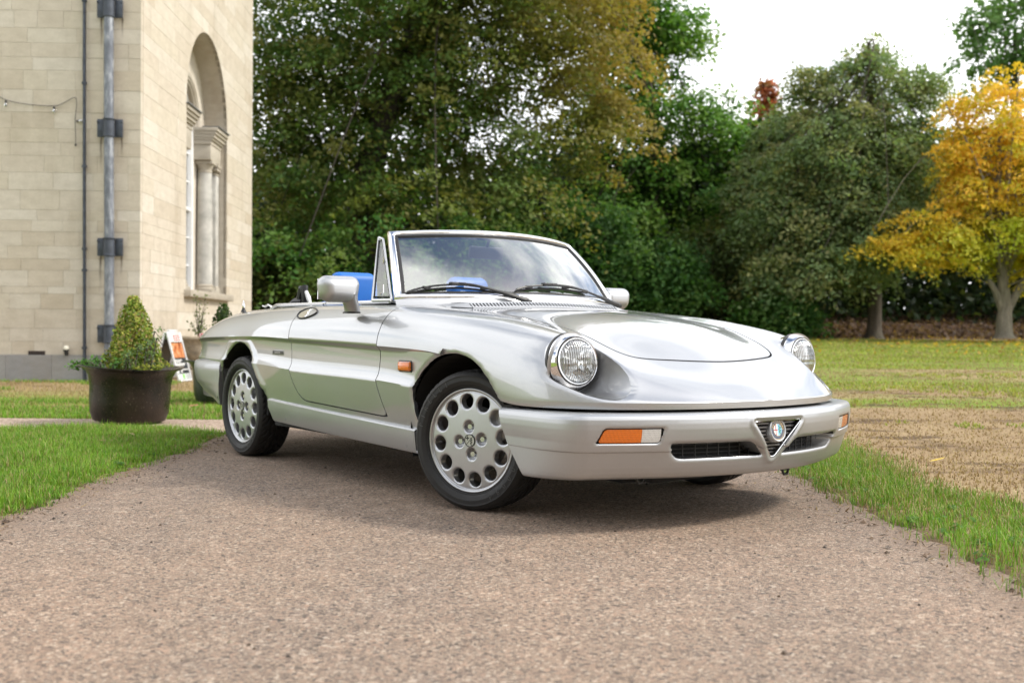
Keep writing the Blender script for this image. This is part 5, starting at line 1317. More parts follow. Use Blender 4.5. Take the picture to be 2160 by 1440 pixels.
o = link('blown_leaves', fast_mesh('blown_leaves', q, F, False, np.repeat(cc, 4, 0)), M['leaf']); tag(o, 'yellow and brown leaves scattered on the lawn below the golden tree', 'leaves', kind='stuff')
# twigs, straw and leaf crumbs gathered along the drive edges
n = 1500; yy = g.uniform(2.0, 8.0, n); lf = g.random(n) < .5; xx = np.where(lf, edgeL(yy) + .03 + g.normal(size=n) * .06, edgeR(yy) - .05 + g.normal(size=n) * .09); C = np.c_[xx, yy, np.full(n, .008) + .006 * g.random(n)]
q, F = leaf_quads(C, g.normal(size=(n, 3)) * .3 + [0, 0, 1], g.uniform(.005, .022, n), .16, 104); cc = np.array([(.22, .14, .08), (.12, .075, .045), (.38, .29, .17), (.07, .05, .035)])[g.integers(0, 4, n)]
o = link('edge_debris', fast_mesh('edge_debris', q, F, False, np.repeat(cc, 4, 0)), M['leaf']); tag(o, 'dry straw, twigs and leaf crumbs gathered along both edges of the drive', 'debris', kind='stuff')
# ---------------------------------------------------------------- the stone building
def stone_mat(name, tones, stain=.35, streaks=False):
    b = NB(name); p = b.pos(); o = b.n('ShaderNodeObjectInfo').outputs['Random']
    base = b.ramp(o, tones)
    f = b.noise(b.mapping(p, (1, 1, 2.2)), 5, 6, .62); v = b.noise(p, 55, 4, .6); st = b.noise(b.mapping(p, (1.2, 1.2, .28)), 1.6, 6, .62)
    c = b.mix(1.0, base, b.ramp(f, [(.3, (.90, .885, .86, 1)), (.7, (1.06, 1.05, 1.04, 1))]), 'MULTIPLY')
    c = b.mix(1.0, c, b.ramp(v, [(.3, .93), (.7, 1.04)]), 'MULTIPLY')
    c = b.mix(b.math('MULTIPLY', b.ramp(st, [(.52, 0.0), (.74, 1.0)]), stain), c, (.30, .245, .175, 1))
    if streaks:
        # rust run-off below the pipe brackets
        sp = b.n('ShaderNodeSeparateXYZ', {0: p}); wob_ = b.noise(b.mapping(p, (1, 1, .5)), 14, 3); tot = None
        front = b.math('LESS_THAN', sp.outputs['Y'], 14.56)
        for zb in (4.78, 3.21, 1.65):
            for xb, ln in ((-5.435, .46), (-5.165, .26)):
                dx_ = b.math('ABSOLUTE', b.math('ADD', b.math('SUBTRACT', sp.outputs['X'], xb), b.math('MULTIPLY', b.math('SUBTRACT', wob_, .5), .03)))
                mx_ = b.math('SUBTRACT', 1.0, b.math('DIVIDE', dx_, .022), True); t_ = b.math('DIVIDE', b.math('SUBTRACT', zb, sp.outputs['Z']), ln)
                mz_ = b.math('MULTIPLY', b.math('GREATER_THAN', t_, 0.0), b.math('SUBTRACT', 1.0, t_, True)); k_ = b.math('MULTIPLY', mx_, mz_)
                tot = k_ if tot is None else b.math('ADD', tot, k_)
        c = b.mix(b.math('MULTIPLY', b.math('MULTIPLY', tot, front), 1.1, True), c, (.10, .075, .062, 1))
    return b.done(b.bsdf(Base_Color=c, Roughness=.9, Specular_IOR_Level=.2, Normal=b.bump(b.math('ADD', f, b.math('MULTIPLY', v, .5)), .25, .01)))
STONES = [(0, (.515, .46, .38, 1)), (.2, (.56, .51, .435, 1)), (.38, (.535, .48, .40, 1)), (.55, (.58, .535, .465, 1)), (.72, (.545, .495, .41, 1)), (.88, (.61, .57, .505, 1)), (1, (.505, .445, .36, 1))]
M['stone'] = stone_mat('cream_limestone', STONES, .35, True)
M['stone_trim'] = stone_mat('weathered_limestone', [(0, (.40, .365, .31, 1)), (1, (.47, .435, .375, 1))], .5)
M['plinth'] = stone_mat('grey_plinth_stone', [(0, (.19, .195, .205, 1)), (.5, (.26, .26, .265, 1)), (1, (.30, .30, .295, 1))], .25)
M['joint'] = simple('lime_mortar', (.50, .45, .38, 1), .95, 0, .12, 8)
M['joist'] = simple('window_white_paint', (.78, .79, .80, 1), .45, 0, .04, 20)
M['lead'] = None
BO = (-4.92, 14.5, 0.0); BROT = R(2.2)
bld = thing('stone_building', 'cream ashlar stone building with a tall arched window, its corner on the left', 'building', BO, (0, 0, BROT))
UC_ = MB(); UC_.box((0, 0, 0), (1, 1, 1)); 
def block_mesh():
    P_, F_ = rbox((1, 1, 1), .0035, 1); me = mesh_from('stone_block', P_, F_, False); me.materials.append(M['stone']); return me
BLK = block_mesh(); PLK = mesh_from('plinth_stone', *rbox((1, 1, 1), .01, 1), False); PLK.materials.append(M['plinth'])
REST = MB()      # courses outside the view: one joined part
def rest(x0, x1, y0, y1, z0, z1): REST.box(((x0 + x1) / 2, (y0 + y1) / 2, (z0 + z1) / 2), (x1 - x0, y1 - y0, z1 - z0))
def blk(x0, x1, y0, y1, z0, z1, me=BLK, name='stone_block'):
    o = link(name, me, None, bld, ((x0 + x1) / 2, (y0 + y1) / 2, (z0 + z1) / 2)); o.scale = (x1 - x0, y1 - y0, z1 - z0); return o
rb = random.Random(4)
rows_px = [749, 720, 693, 652, 620, 605, 571, 547, 520, 490, 466, 444, 403, 366, 331, 303, 274, 240, 193, 152, 125, 95, 64, 28, -8, -42, -80]
ZR = [.7282 + (687.4 - y) * 14.5 / 2313.5 for y in rows_px]; ZR[0] = .345
while ZR[-1] < 7.9: ZR.append(ZR[-1] + rb.uniform(.20, .29))
GJ = .0013
# left face (local y = 0, towards the camera)
for k in range(len(ZR) - 1):
    z0, z1 = ZR[k], ZR[k + 1]
    x = 0.0; first = True
    while x > -5.9:
        w = rb.choice([.16, .30, .42]) if first else rb.uniform(.28, .66); first = False
        pr = rb.uniform(0, .0035); (blk if (x > -1.93 and z0 < 5.1) else rest)(x - w + GJ, x - GJ, -pr, .09, z0 + GJ, z1 - GJ); x -= w
# right face (local x = 0), with the arched recess
TC, TW, ZS = 3.725, 1.405, 4.15
rec = [(TC + TW, 1.30)] + [(TC + TW * math.cos(a), ZS + TW * math.sin(a)) for a in np.linspace(0, math.pi, 33)] + [(TC - TW, 1.30)]
LEN = 7.39
for k in range(len(ZR) - 1):
    z0, z1 = ZR[k], ZR[k + 1]; t = 0.0; first = True
    while t < LEN - .02:
        w = rb.choice([.45, .62, .8]) if first else rb.uniform(.85, 1.5); first = False
        t1 = min(LEN, t + w); t1 = LEN if LEN - t1 < .3 else t1
        pr = rb.uniform(0, .004)
        us, vs_ = np.linspace(t + GJ, t1 - GJ, 61), np.linspace(z0 + GJ, z1 - GJ, 19); G = np.array([(u, v) for u in us for v in vs_]); s = -poly_sdf(G, rec)
        near = (t1 > TC - TW - .05) and (t < TC + TW + .05) and z1 > 1.2 and z0 < ZS + TW + .05
        if near and (s < 0).any():
            if (s <= 0).all(): t = t1; continue
            for sd_ in ((1, -1) if (t < TC < t1 and poly_sdf([(TC, z1)], rec)[0] > 0) else (0,)):
                v3, f3 = clip(np.c_[np.zeros(len(G)), G], grid_faces(61, 19), s if sd_ == 0 else np.minimum(s, sd_ * (G[:, 0] - TC)))
                if not len(f3): continue
                v3 = v3 + [.002, 0, 0]; f3 = orient(v3, f3, (1, 0, 0)); v3, f3 = hem(v3, f3, .06, direction=(-1, 0, 0)); obj('stone_block', v3, f3, M['stone'], bld, smooth=False)
        else: (blk if z0 < .80 + .302 * (14.5 + t1) else rest)(-.09, pr, t + GJ + (0.09 if t == 0 else 0), t1 - GJ, z0 + GJ, z1 - GJ)
        t = t1
REST.build('stone_coursing', M['stone'], bld, smooth=False)['kind'] = 'stuff'
# plinth
x = .035
for w in (.62, .55, .60, .58, .64, .6, .7, .55, .62): blk(x - w + GJ, x - GJ, -.035, .20, -.12, .343, PLK, 'plinth_stone'); x -= w
t = .20
for w in (1.0, 1.25, 1.1, 1.2, 1.3, 1.34): blk(-.09, .035, t + GJ, t + w - GJ, -.12, .343, PLK, 'plinth_stone'); t += w
# mortar and the mass of the walls behind the stones
mb = MB(); mb.box((-3.2, .25, 4.0), (6.39, .485, 8.2)); mb.box((-.28, 1.2, 4.0), (.545, 2.2, 8.2)); mb.box((-.28, 6.27, 4.0), (.545, 2.22, 8.2)); mb.box((-.28, 3.725, .64), (.546, 2.9, 1.28)); mb.box((-3.0, LEN - .16, 4.0), (6, .30, 8.2)); mb.box((-.28, 3.725, 7.0), (.544, 2.9, 2.4))
mb.build('wall_core', M['joint'], bld, smooth=False)
# recess: back wall, jambs and arch soffit
mb = MB(); gu, gv = np.linspace(TC - TW, TC + TW, 61), np.linspace(1.25, 5.75, 91); G = np.array([(u, v) for u in gu for v in gv])
RI = .635
inner = [(TC + RI, 1.3)] + [(TC + RI * math.cos(a), ZS + RI * math.sin(a)) for a in np.linspace(0, math.pi, 25)] + [(TC - RI, 1.3)]
s = np.minimum(poly_sdf(G, np.array(rec) + [0, 0]) + .02, -poly_sdf(G, inner))
for sg_ in (-1, 1): s = np.minimum(s, -poly_sdf(G, [(TC + sg_ * .86, 1.3), (TC + sg_ * 1.14, 1.3), (TC + sg_ * 1.14, 3.85), (TC + sg_ * .86, 3.85)]))
v3, f3 = clip(np.c_[np.full(len(G), -.40), G], grid_faces(61, 91), s); f3 = orient(v3, f3, (1, 0, 0)); v3, f3 = hem(v3, f3, .22, direction=(-1, 0, 0)); obj('recess_wall', v3, f3, M['stone'], bld, smooth=False)
rr_ = np.array(rec); V = np.concatenate([np.c_[np.full(len(rr_), x), rr_] for x in (-.001, -.42)]); f3 = [(i, i + 1, len(rr_) + i + 1, len(rr_) + i) for i in range(len(rr_) - 1)]
obj('recess_jamb', V, orient(V, f3, (0, 0, -1)), M['stone_trim'], bld, smooth=False)
# moulded inner arch
mb = MB()
for r0, x, wd in ((.80, -.365, .05), (.745, -.34, .07), (.69, -.35, .05), (.645, -.375, .045)):
    pts = [(TC + r0 * math.cos(a), ZS + r0 * math.sin(a)) for a in np.linspace(-.02, math.pi + .02, 33)]
    V = []; 
    for u, v in pts:
        n_ = np.array([u - TC, v - ZS]); n_ /= np.linalg.norm(n_)
        for dr_, dx_ in ((wd / 2, -.03), (wd / 2, .012), (wd / 2 - .012, .022), (-wd / 2 + .012, .022), (-wd / 2, .008), (-wd / 2, -.04)): V.append((x + dx_, u + n_[0] * dr_, v + n_[1] * dr_))
    mb.add(V, grid_faces(len(pts), 6))
mb.build('arch_moulding', M['stone_trim'], bld)
# entablatures over the columns
for y0, y1 in ((TC - TW + .0, TC - .615), (TC + .615, TC + TW - .0)):
    e = part('entablature', bld); c = (y0 + y1) / 2; L_ = y1 - y0
    mb = MB()
    for z0, z1, x1, ex in ((4.08, 4.145, .03, .035), (4.03, 4.08, .00, .02), (3.97, 4.03, -.03, .008), (3.93, 3.97, -.06, 0), (3.86, 3.93, -.09, -.01), (3.60, 3.858, -.10, -.03)):
        i0 = ex if y0 > TC else 0; i1 = ex if y0 < TC else 0
        mb.box(((x1 - .42) / 2, (y0 - i0 + y1 + i1) / 2, (z0 + z1) / 2), (x1 + .40, L_ + i0 + i1, z1 - z0 - .001), bev=.006)
    mb.build('cornice', M['stone_trim'], e)
    mb = MB(); mb.box((-.10, c, 4.155), (.30, L_ + .06, .016)); mb.build('lead_flashing', simple('lead_capping', (.16, .165, .17, 1), .6) if y0 < TC else bpy.data.materials['lead_capping'], e)
# columns and pilasters
for s in (-1, 1):
    cy = TC + s * .89
    c = part('column', bld, (-.265, cy, 0))
    mb = MB(); mb.lathe([(.135, 1.47), (.137, 1.9), (.134, 2.5), (.124, 3.1), (.115, 3.42)], 28); mb.build('column_shaft', simple('column_stone', (.46, .45, .42, 1), .85, 0, .25, 5, .1) if s < 0 else bpy.data.materials['column_stone'], c)
    mb = MB(); mb.box((0, 0, 1.335), (.34, .34, .07), bev=.006); mb.lathe([(.0, 1.37), (.165, 1.37), (.172, 1.385), (.165, 1.405), (.150, 1.412), (.148, 1.425), (.157, 1.437), (.150, 1.452), (.136, 1.47)], 28); mb.build('column_base', M['stone_trim'], c)
    mb = MB(); mb.lathe([(.116, 3.40), (.126, 3.405), (.126, 3.42), (.117, 3.43), (.118, 3.47), (.150, 3.52), (.155, 3.54)], 28); mb.box((0, 0, 3.57), (.335, .335, .055), bev=.006); mb.build('column_capital', M['stone_trim'], c)
    c = part('pilaster', bld, (-.20, TC + s * 1.27, 0))
    mb = MB(); mb.box((0, 0, 2.42), (.13, .22, 1.96), bev=.006); mb.build('pilaster_shaft', bpy.data.materials['column_stone'], c)
    mb = MB(); mb.box((.005, 0, 1.36), (.17, .27, .12), bev=.015); mb.box((.003, 0, 1.435), (.15, .245, .035), bev=.01); mb.build('pilaster_base', M['stone_trim'], c)
    mb = MB(); mb.box((.003, 0, 3.42), (.15, .245, .03), bev=.01); mb.box((.008, 0, 3.50), (.18, .27, .06), bev=.02); mb.box((.012, 0, 3.56), (.19, .285, .055), bev=.006); mb.build('pilaster_capital', M['stone_trim'], c)
mb = MB(); mb.box((-.18, TC, 1.245), (.58, 2 * TW + .22, .11), bev=.012); mb.build('window_sill', M['stone_trim'], bld)
# the sash windows
def sash(y0, y1, z0, z1, arch=False, nx_=2, nz=5):
    w = part('window', bld); x = -.47
    mb = MB()
    for yy in (y0 + .035, y1 - .035): mb.box((x, yy, (z0 + z1) / 2), (.14, .085, z1 - z0), bev=.008)
    for zz in (z0 + .04, z1 - .035, (z0 + z1) / 2): mb.box((x + (.002 if zz > z0 + .1 else .001), (y0 + y1) / 2, zz), (.09, y1 - y0 - .02, .055), bev=.006)
    if arch:
        c = (y0 + y1) / 2; r_ = (y1 - y0) / 2 - .03
        mb.tube([(x, c + r_ * math.cos(a), z1 + r_ * math.sin(a)) for a in np.linspace(0, math.pi, 25)], .035, 6)
    mb.build('window_frame', M['joist'], w)
    for i in range(1, nx_):
        mb = MB(); yy = y0 + (y1 - y0) * i / nx_; mb.box((x - .003, yy, (z0 + z1) / 2), (.04, .022, z1 - z0 - .08)); mb.build('glazing_bar', M['joist'], w, smooth=False)
    for i in range(1, nz):
        zz = z0 + (z1 - z0) * i / nz
        if abs(zz - (z0 + z1) / 2) < .05: continue
        mb = MB(); mb.box((x - .005, (y0 + y1) / 2, zz), (.04, y1 - y0 - .08, .022)); mb.build('glazing_bar', M['joist'], w, smooth=False)
    for i in range(nx_):
        for j in range(nz):
            a0, a1 = y0 + (y1 - y0) * i / nx_ + .012, y0 + (y1 - y0) * (i + 1) / nx_ - .012; b0, b1 = z0 + (z1 - z0) * j / nz + .012, z0 + (z1 - z0) * (j + 1) / nz - .012
            mb = MB(); mb.box((x - .012, (a0 + a1) / 2, (b0 + b1) / 2), (.005, a1 - a0, b1 - b0)); mb.build('pane', M['pane'], w, smooth=False)
    if arch:
        mb = MB(); c = (y0 + y1) / 2; q = [(x - .012, c + .6 * math.cos(a), z1 + .6 * math.sin(a)) for a in np.linspace(0, math.pi, 21)]; mb.add(q, [tuple(range(21))]); mb.build('pane', M['pane'], w, smooth=False)
        for a in (R(60), R(120)): mb = MB(); mb.tube([(x, c, z1), (x, c + .6 * math.cos(a), z1 + .6 * math.sin(a))], .012, 4); mb.build('glazing_bar', M['joist'], w)
sash(TC - .635, TC + .635, 1.30, 4.15, True, 3, 6); sash(TC - 1.14, TC - .86, 1.30, 3.85, False, 1, 6); sash(TC + .86, TC + 1.14, 1.30, 3.85, False, 1, 6)
mb = MB(); mb.box((-1.5, TC, 3.2), (1.7, 2.8, 5.2)); mb.F = [f for f in mb.F if f != (4, 6, 7, 5)]; mb.build('dark_room', simple('room_interior', (.06, .055, .05, 1), .9), bld, smooth=False)
# air brick
v = part('air_vent', bld, (-1.34, 0, 0)); z0 = .7282 + (687.0 - 745) * 14.5 / 2313.5
mb = MB(); mb.box((0, -.002, z0), (.22, .01, .066)); mb.build('vent_frame', simple('rusty_iron', (.07, .045, .035, 1), .7), v, smooth=False)
for i in range(7): mb = MB(); mb.box((-.093 + .031 * i, -.009, z0), (.012, .008, .054)); mb.build('vent_bar', M['dark'], v, smooth=False)

# ---- pipes, cable and lamp on the wall (all in the wall's own frame, but things of their own)
Wm = Matrix.Translation(BO) @ Matrix.Rotation(BROT, 4, 'Z')
def wp(x, y, z): return tuple(Wm @ Vector((x, y, z)))
def zpx(y): return .7282 + (687.4 - y) * 14.45 / 2313.5
def leadmat():
    b = NB('galvanised_pipe'); o = b.obj(); f = b.noise(b.mapping(o, (1, 1, .3)), 18, 6, .65); g = b.noise(o, 4, 4)
    return b.done(b.bsdf(Base_Color=b.ramp(b.math('ADD', b.math('MULTIPLY', f, .6), b.math('MULTIPLY', g, .4)), [(.35, (.085, .095, .115, 1)), (.5, (.17, .185, .215, 1)), (.66, (.40, .42, .45, 1))]), Roughness=.5, Metallic=.25, Normal=b.bump(f, .2)))
M['lead'] = leadmat(); M['iron'] = simple('dark_iron', (.055, .065, .085, 1), .5, .2, .35, 14)
dp = thing('drainpipe', 'thick grey metal rainwater pipe with four bracketed collars near the building corner', 'drainpipe', wp(-.372, -.11, 0), (0, 0, BROT))
mb = MB(); mb.tube([(-.018, 0, 5.8), (-.008, 0, 3.3), (.004, 0, 1.7), (.008, 0, .02)], .062, 16); mb.build('pipe', M['lead'], dp)
for zz in (zpx(22), zpx(272), zpx(521), zpx(703)):
    b_ = part('bracket', dp, (-.018 + (5.8 - zz) * .0045, 0, zz))
    mb = MB(); mb.lathe([(.062, -.125), (.078, -.122), (.080, -.108), (.072, -.102), (.070, .095), (.078, .10), (.080, .115), (.064, .12)], 18); mb.build('collar', M['iron'], b_)
    for s in (-1, 1): mb = MB(); mb.box((s * .115, .05, 0), (.10, .03, .235), bev=.004); mb.box((s * .155, .028, .08), (.022, .02, .022), bev=.004); mb.build('bracket_lug', M['iron'], b_)
tp = thing('conduit', 'thin dark vertical pipe with small collars, left of the thick rainwater pipe', 'pipe', wp(-.712, -.05, 0), (0, 0, BROT))
mb = MB(); mb.tube([(-.012, 0, 5.8), (0, 0, 2.2), (.010, 0, .02)], .021, 10); mb.build('pipe', M['iron'], tp)
for yy in (5, 178, 352, 525, 570, 733): mb = MB(); mb.lathe([(.021, -.018), (.034, -.016), (.034, .016), (.021, .018)], 12, 'Z', (-.012 + (5.8 - zpx(yy)) * .0035, 0, zpx(yy))); mb.build('pipe_collar', M['iron'], tp)
def wx(px): return -(298 - px) * 14.42 / 2313.5
sl = thing('string_lights', 'sagging cable of clear festoon bulbs pinned to the stone wall', 'string lights', wp(0, 0, 0), (0, 0, BROT))
pts = [(wx(-60), 196), (wx(0), 207), (wx(19), 215), (wx(60), 223), (wx(118), 226), (wx(140), 219), (wx(162), 207), (wx(166), 222), (wx(164), 240), (wx(163), 257), (wx(164), 285), (wx(164), 303)]
mb = MB(); mb.tube([(x, -.03, zpx(y)) for x, y in smooth_poly(pts, 4, False)], .0045, 5); mb.build('cable', M['black'], sl)
for x, y, dx_ in ((wx(19), 218, 0), (wx(119), 229, 0), (wx(167), 257, 1), (wx(164), 306, 0)):
    b_ = part('bulb', sl, (x, -.03, zpx(y)), (0, R(-90) if dx_ else 0, 0))
    mb = MB(); mb.lathe([(.0, .012), (.012, .010), (.013, -.020), (.0, -.022)], 10); mb.build('lamp_holder', M['black'], b_)
    if y < 300: mb = MB(); mb.lathe([(.010, -.022), (.020, -.040), (.022, -.055), (.015, -.072), (.0, -.078)], 12); mb.build('bulb_glass', M['pane'], b_)
wl = thing('wall_lamp', 'small globe wall lamp on a black cone holder low on the left wall', 'lamp', wp(wx(148), -.07, zpx(742)), (0, 0, BROT))
mb = MB(); mb.lathe([(.0, .085), (.022, .080), (.034, .062), (.037, .045), (.030, .028)], 18); mb.build('lamp_globe', simple('lamp_opal', (.75, .72, .60, 1), .3), wl)
mb = MB(); mb.lathe([(.038, .030), (.038, .012), (.026, .008), (.020, -.045), (.0, -.048)], 18); mb.box((0, .04, -.02), (.018, .07, .02)); mb.build('lamp_holder', M['black'], wl)

# ---------------------------------------------------------------- planters, urn and board
def pot_mat(name, c1, c2):
    b = NB(name); o = b.obj(); f = b.noise(o, 4.5, 6, .65); s = b.noise(o, 95, 2, .5); r = b.noise(b.mapping(o, (1, 1, .35)), 9, 4)
    col = b.mix(b.ramp(s, [(.66, 0.0), (.72, .55)]), b.ramp(b.math('ADD', b.math('MULTIPLY', f, .6), b.math('MULTIPLY', r, .4)), [(.35, c1), (.62, c2)]), (.24, .19, .13, 1))
    return b.done(b.bsdf(Base_Color=col, Roughness=b.ramp(f, [(.3, .2), (.7, .42)]), Metallic=.3, Normal=b.bump(b.math('ADD', f, s), .18, .01)))
M['pot'] = pot_mat('dark_bronze_copper', (.006, .009, .007, 1), (.034, .023, .017, 1)); M['pot2'] = pot_mat('dark_green_copper', (.012, .018, .015, 1), (.035, .045, .035, 1))
M['soil'] = simple('potting_soil', (.03, .022, .016, 1), .95, 0, .4, 30, .5)
def planter(c, R_, H, label, mat, tilt=(0, 0, 0)):
    t = thing('planter', label, 'planter', c, tilt, group='round metal planters on the grass')
    k = R_ / .37
    prof = [(.0, .01), (.20 * k, .008), (.255 * k, .03 * H / .42), (.278 * k, .09 * H / .42), (.284 * k, .18 * H / .42), (.286 * k, .28 * H / .42), (.296 * k, .35 * H / .42), (.322 * k, .392 * H / .42), (.362 * k, .410 * H / .42), (.374 * k, .416 * H / .42), (.374 * k, .424 * H / .42), (.355 * k, .424 * H / .42), (.318 * k, .405 * H / .42), (.285 * k, .37 * H / .42)]
    mb = MB(); V, F = lathe(prof, 56); V = np.array(V); a = np.arctan2(V[:, 1], V[:, 0]); V[:, :2] *= (1 + .012 * np.sin(3 * a + 1) + .006 * np.sin(7 * a))[:, None]; V[:, 2] += (.008 * np.sin(2 * a + .4)) * (V[:, 2] / H); mb.add(V, F); mb.build('pot', mat, t)
    mb = MB(); mb.lathe([(.30 * k, .375 * H / .42), (.0, .40 * H / .42)], 24); mb.build('soil', M['soil'], t); return t
def plant(name, label, base, cat, C, N, size, cols, seed, asp=.62, stems=None, group=None):
    g = np.random.default_rng(seed); t = thing(name, label, cat, tuple(base), group=group)
    q, F = leaf_quads(C, N, size, asp, seed); cc = np.array(cols)[g.integers(0, len(cols), len(C))] * g.uniform(.75, 1.25, (len(C), 1))
    link('foliage', fast_mesh('foliage', q - np.asarray(base), F, False, np.repeat(cc, 4, 0)), M['leaf'], t)
    if stems:
        mb = MB()
        
        for s_ in stems: mb.tube([np.asarray(p) - base for p in s_], list(np.linspace(.007, .003, len(s_))), 5)
        mb.build('stem', M['bark'], t)['kind'] = 'stuff'
    return t
pc = np.array([-2.872, 8.22, 0.0]); PH = .425
planter(tuple(pc), .375, PH, 'dark bronze round planter holding the cone-shaped box bush', M['pot'], (0, R(2.0), 0))
g = np.random.default_rng(12)
def cone_bush(base, h, r0, n, seed, lean=0.0):
    g = np.random.default_rng(seed); z = h * (1 - np.sqrt(g.random(n) * .97 + .004)); rz = r0 * (1 - z / h) ** .72 * (1 - .25 * np.exp(-(z / (h * .10)) ** 2)); a = g.random(n) * 2 * np.pi
    lump = 1 + .13 * np.sin(4 * a + z * 14) + .10 * np.sin(7 * a - z * 23); rad = rz * lump * np.where(g.random(n) < .7, g.uniform(.82, 1.05, n), g.random(n) ** .5)
    C = np.c_[base[0] + rad * np.cos(a) + lean * z, base[1] + rad * np.sin(a), base[2] + z]; N = np.c_[np.cos(a), np.sin(a), .6 + 0 * a] + g.normal(size=(n, 3)) * .7; return C, N
b0 = pc + [0.035, 0, PH - .03]
g2 = np.random.default_rng(3); n = 2600; P = np.c_[pc[0] + g2.normal(size=n) * .26, g2.uniform(7.45, 7.90, n)]
blades('grass_tuft', P, .045, .0038, gcols(P, g2, .1), 'longer grass tuft growing round the foot of the bronze planter', .6, 15)
C, N = cone_bush(b0, .60, .215, 7000, 13); 
plant('box_bush', 'cone-shaped clipped box bush with yellowing leaves in the bronze planter', b0, 'shrub', C, N, g.uniform(.009, .017, len(C)), [(.18, .28, .035), (.26, .34, .05), (.13, .20, .03), (.42, .42, .09), (.36, .27, .11)], 14, stems=[[b0, b0 + [.01, 0, .3], b0 + [0, 0, .55]]])
def trailing(base, spots, n, cols, name, label, seed, size=(.008, .016), h=(.02, .10)):
    g = np.random.default_rng(seed); C = []; N = []; st = []
    for sx, sy, reach, hh in spots:
        p0 = np.asarray(base) + [sx, sy, 0]; m = 16; st.append([p0, p0 + [reach * .5, 0, hh], p0 + [reach, -.01, hh * .75]])
        for _ in range(n):
            t = g.random(); q = p0 + np.array([reach * t, -.01 * t, hh * math.sin(math.pi * .62 * t) * 1.05]) + g.normal(size=3) * [.018, .022, .012]; C.append(q); N.append(g.normal(size=3) * .5 + [0, -.3, .8])
    return plant(name, label, np.asarray(base), 'plant', np.array(C), np.array(N), g.uniform(*size, len(C)), cols, seed, stems=st)
bt = pc + [0, 0, PH - .01]
trailing(bt, [(-.20, -.10, -.18, .05), (-.22, -.02, -.20, .03), (-.14, -.22, -.12, .05), (-.24, -.12, -.15, .015), (-.10, -.27, -.05, .07), (-.02, -.29, .06, .06)], 75, [(.08, .20, .03), (.12, .26, .05), (.06, .15, .03)], 'trailing_plant', 'ferny green plant trailing over the left rim of the bronze planter', 31)
trailing(bt, [(.06, -.24, .03, .12), (.12, -.22, .05, .16), (.17, -.18, .06, .20), (.20, -.12, .10, .23), (.15, -.05, .12, .28), (.10, -.26, -.02, .10), (.20, -.16, .02, .12)], 70, [(.16, .24, .10), (.13, .21, .07), (.20, .28, .15)], 'silver_herb', 'pale silvery-green herb beside the box bush, right of it', 32, (.006, .013))
trailing(bt, [(.16, -.20, .14, .02), (.22, -.12, .12, .03), (.12, -.26, .10, .02), (.20, -.05, .13, .03)], 60, [(.25, .30, .05), (.32, .33, .06), (.18, .25, .04)], 'creeping_plant', 'low yellow-green creeping plant at the right rim of the bronze planter', 33)
c2 = at(468, 847, 10.5); planter((c2[0], c2[1], 0), .35, .405, 'dark green round planter half hidden behind the rear of the car', M['pot2'])
# stone urn with plants
uc = at(416, 800, 15.6); uc[2] = 0
ur = thing('stone_urn', 'weathered pale stone urn beside the sunlit wall, behind the dark green planter', 'urn', tuple(uc))
mb = MB(); mb.box((0, 0, .06), (.36, .36, .12), bev=.012); mb.build('urn_plinth', M['stone_trim'], ur)
mb = MB(); mb.lathe([(.0, .12), (.13, .12), (.135, .15), (.09, .18), (.085, .23), (.12, .27), (.16, .32), (.18, .40), (.185, .46), (.20, .50), (.245, .54), (.262, .56), (.262, .585), (.245, .60), (.20, .60), (.15, .55)], 32); V_ = np.array(mb.V); a = np.arctan2(V_[:, 1], V_[:, 0]); V_[:, :2] *= (1 + .02 * np.sin(16 * a) * (V_[:, 2] > .25) * (V_[:, 2] < .5))[:, None]; mb.V = [tuple(v) for v in V_]; mb.build('urn_bowl', simple('urn_stone', (.33, .28, .21, 1), .95, 0, .35, 14, .4), ur)
ub = uc + [0.02, 0, .58]; C = []; N = []; st = []
g = np.random.default_rng(40)
for k in range(9):
    e = np.array([g.uniform(-.12, .16), g.uniform(-.1, .1), g.uniform(.15, .62)]); st.append([ub, ub + e * .6 + [0, 0, .03], ub + e])
    for _ in range(26): t = g.uniform(.25, 1.05); C.append(ub + e * t + g.normal(size=3) * .025); N.append(g.normal(size=3) + [0, 0, .6])
plant('urn_plant', 'wispy leafy sprigs growing from the stone urn', ub, 'plant', np.array(C), np.array(N), g.uniform(.012, .024, len(C)), [(.08, .14, .035), (.13, .18, .05)], 41, stems=st)
b1 = np.array([c2[0], c2[1] + .05, .37])
C, N = cone_bush(b1, .62, .19, 2400, 44)
plant('box_bush', 'dark clipped bush in the dark green planter, rising just behind the tail of the car', b1, 'shrub', C, N, g.uniform(.014, .026, len(C)), [(.045, .085, .02), (.07, .12, .025), (.03, .055, .015)], 45, stems=[[b1, b1 + [0, 0, .5]]])
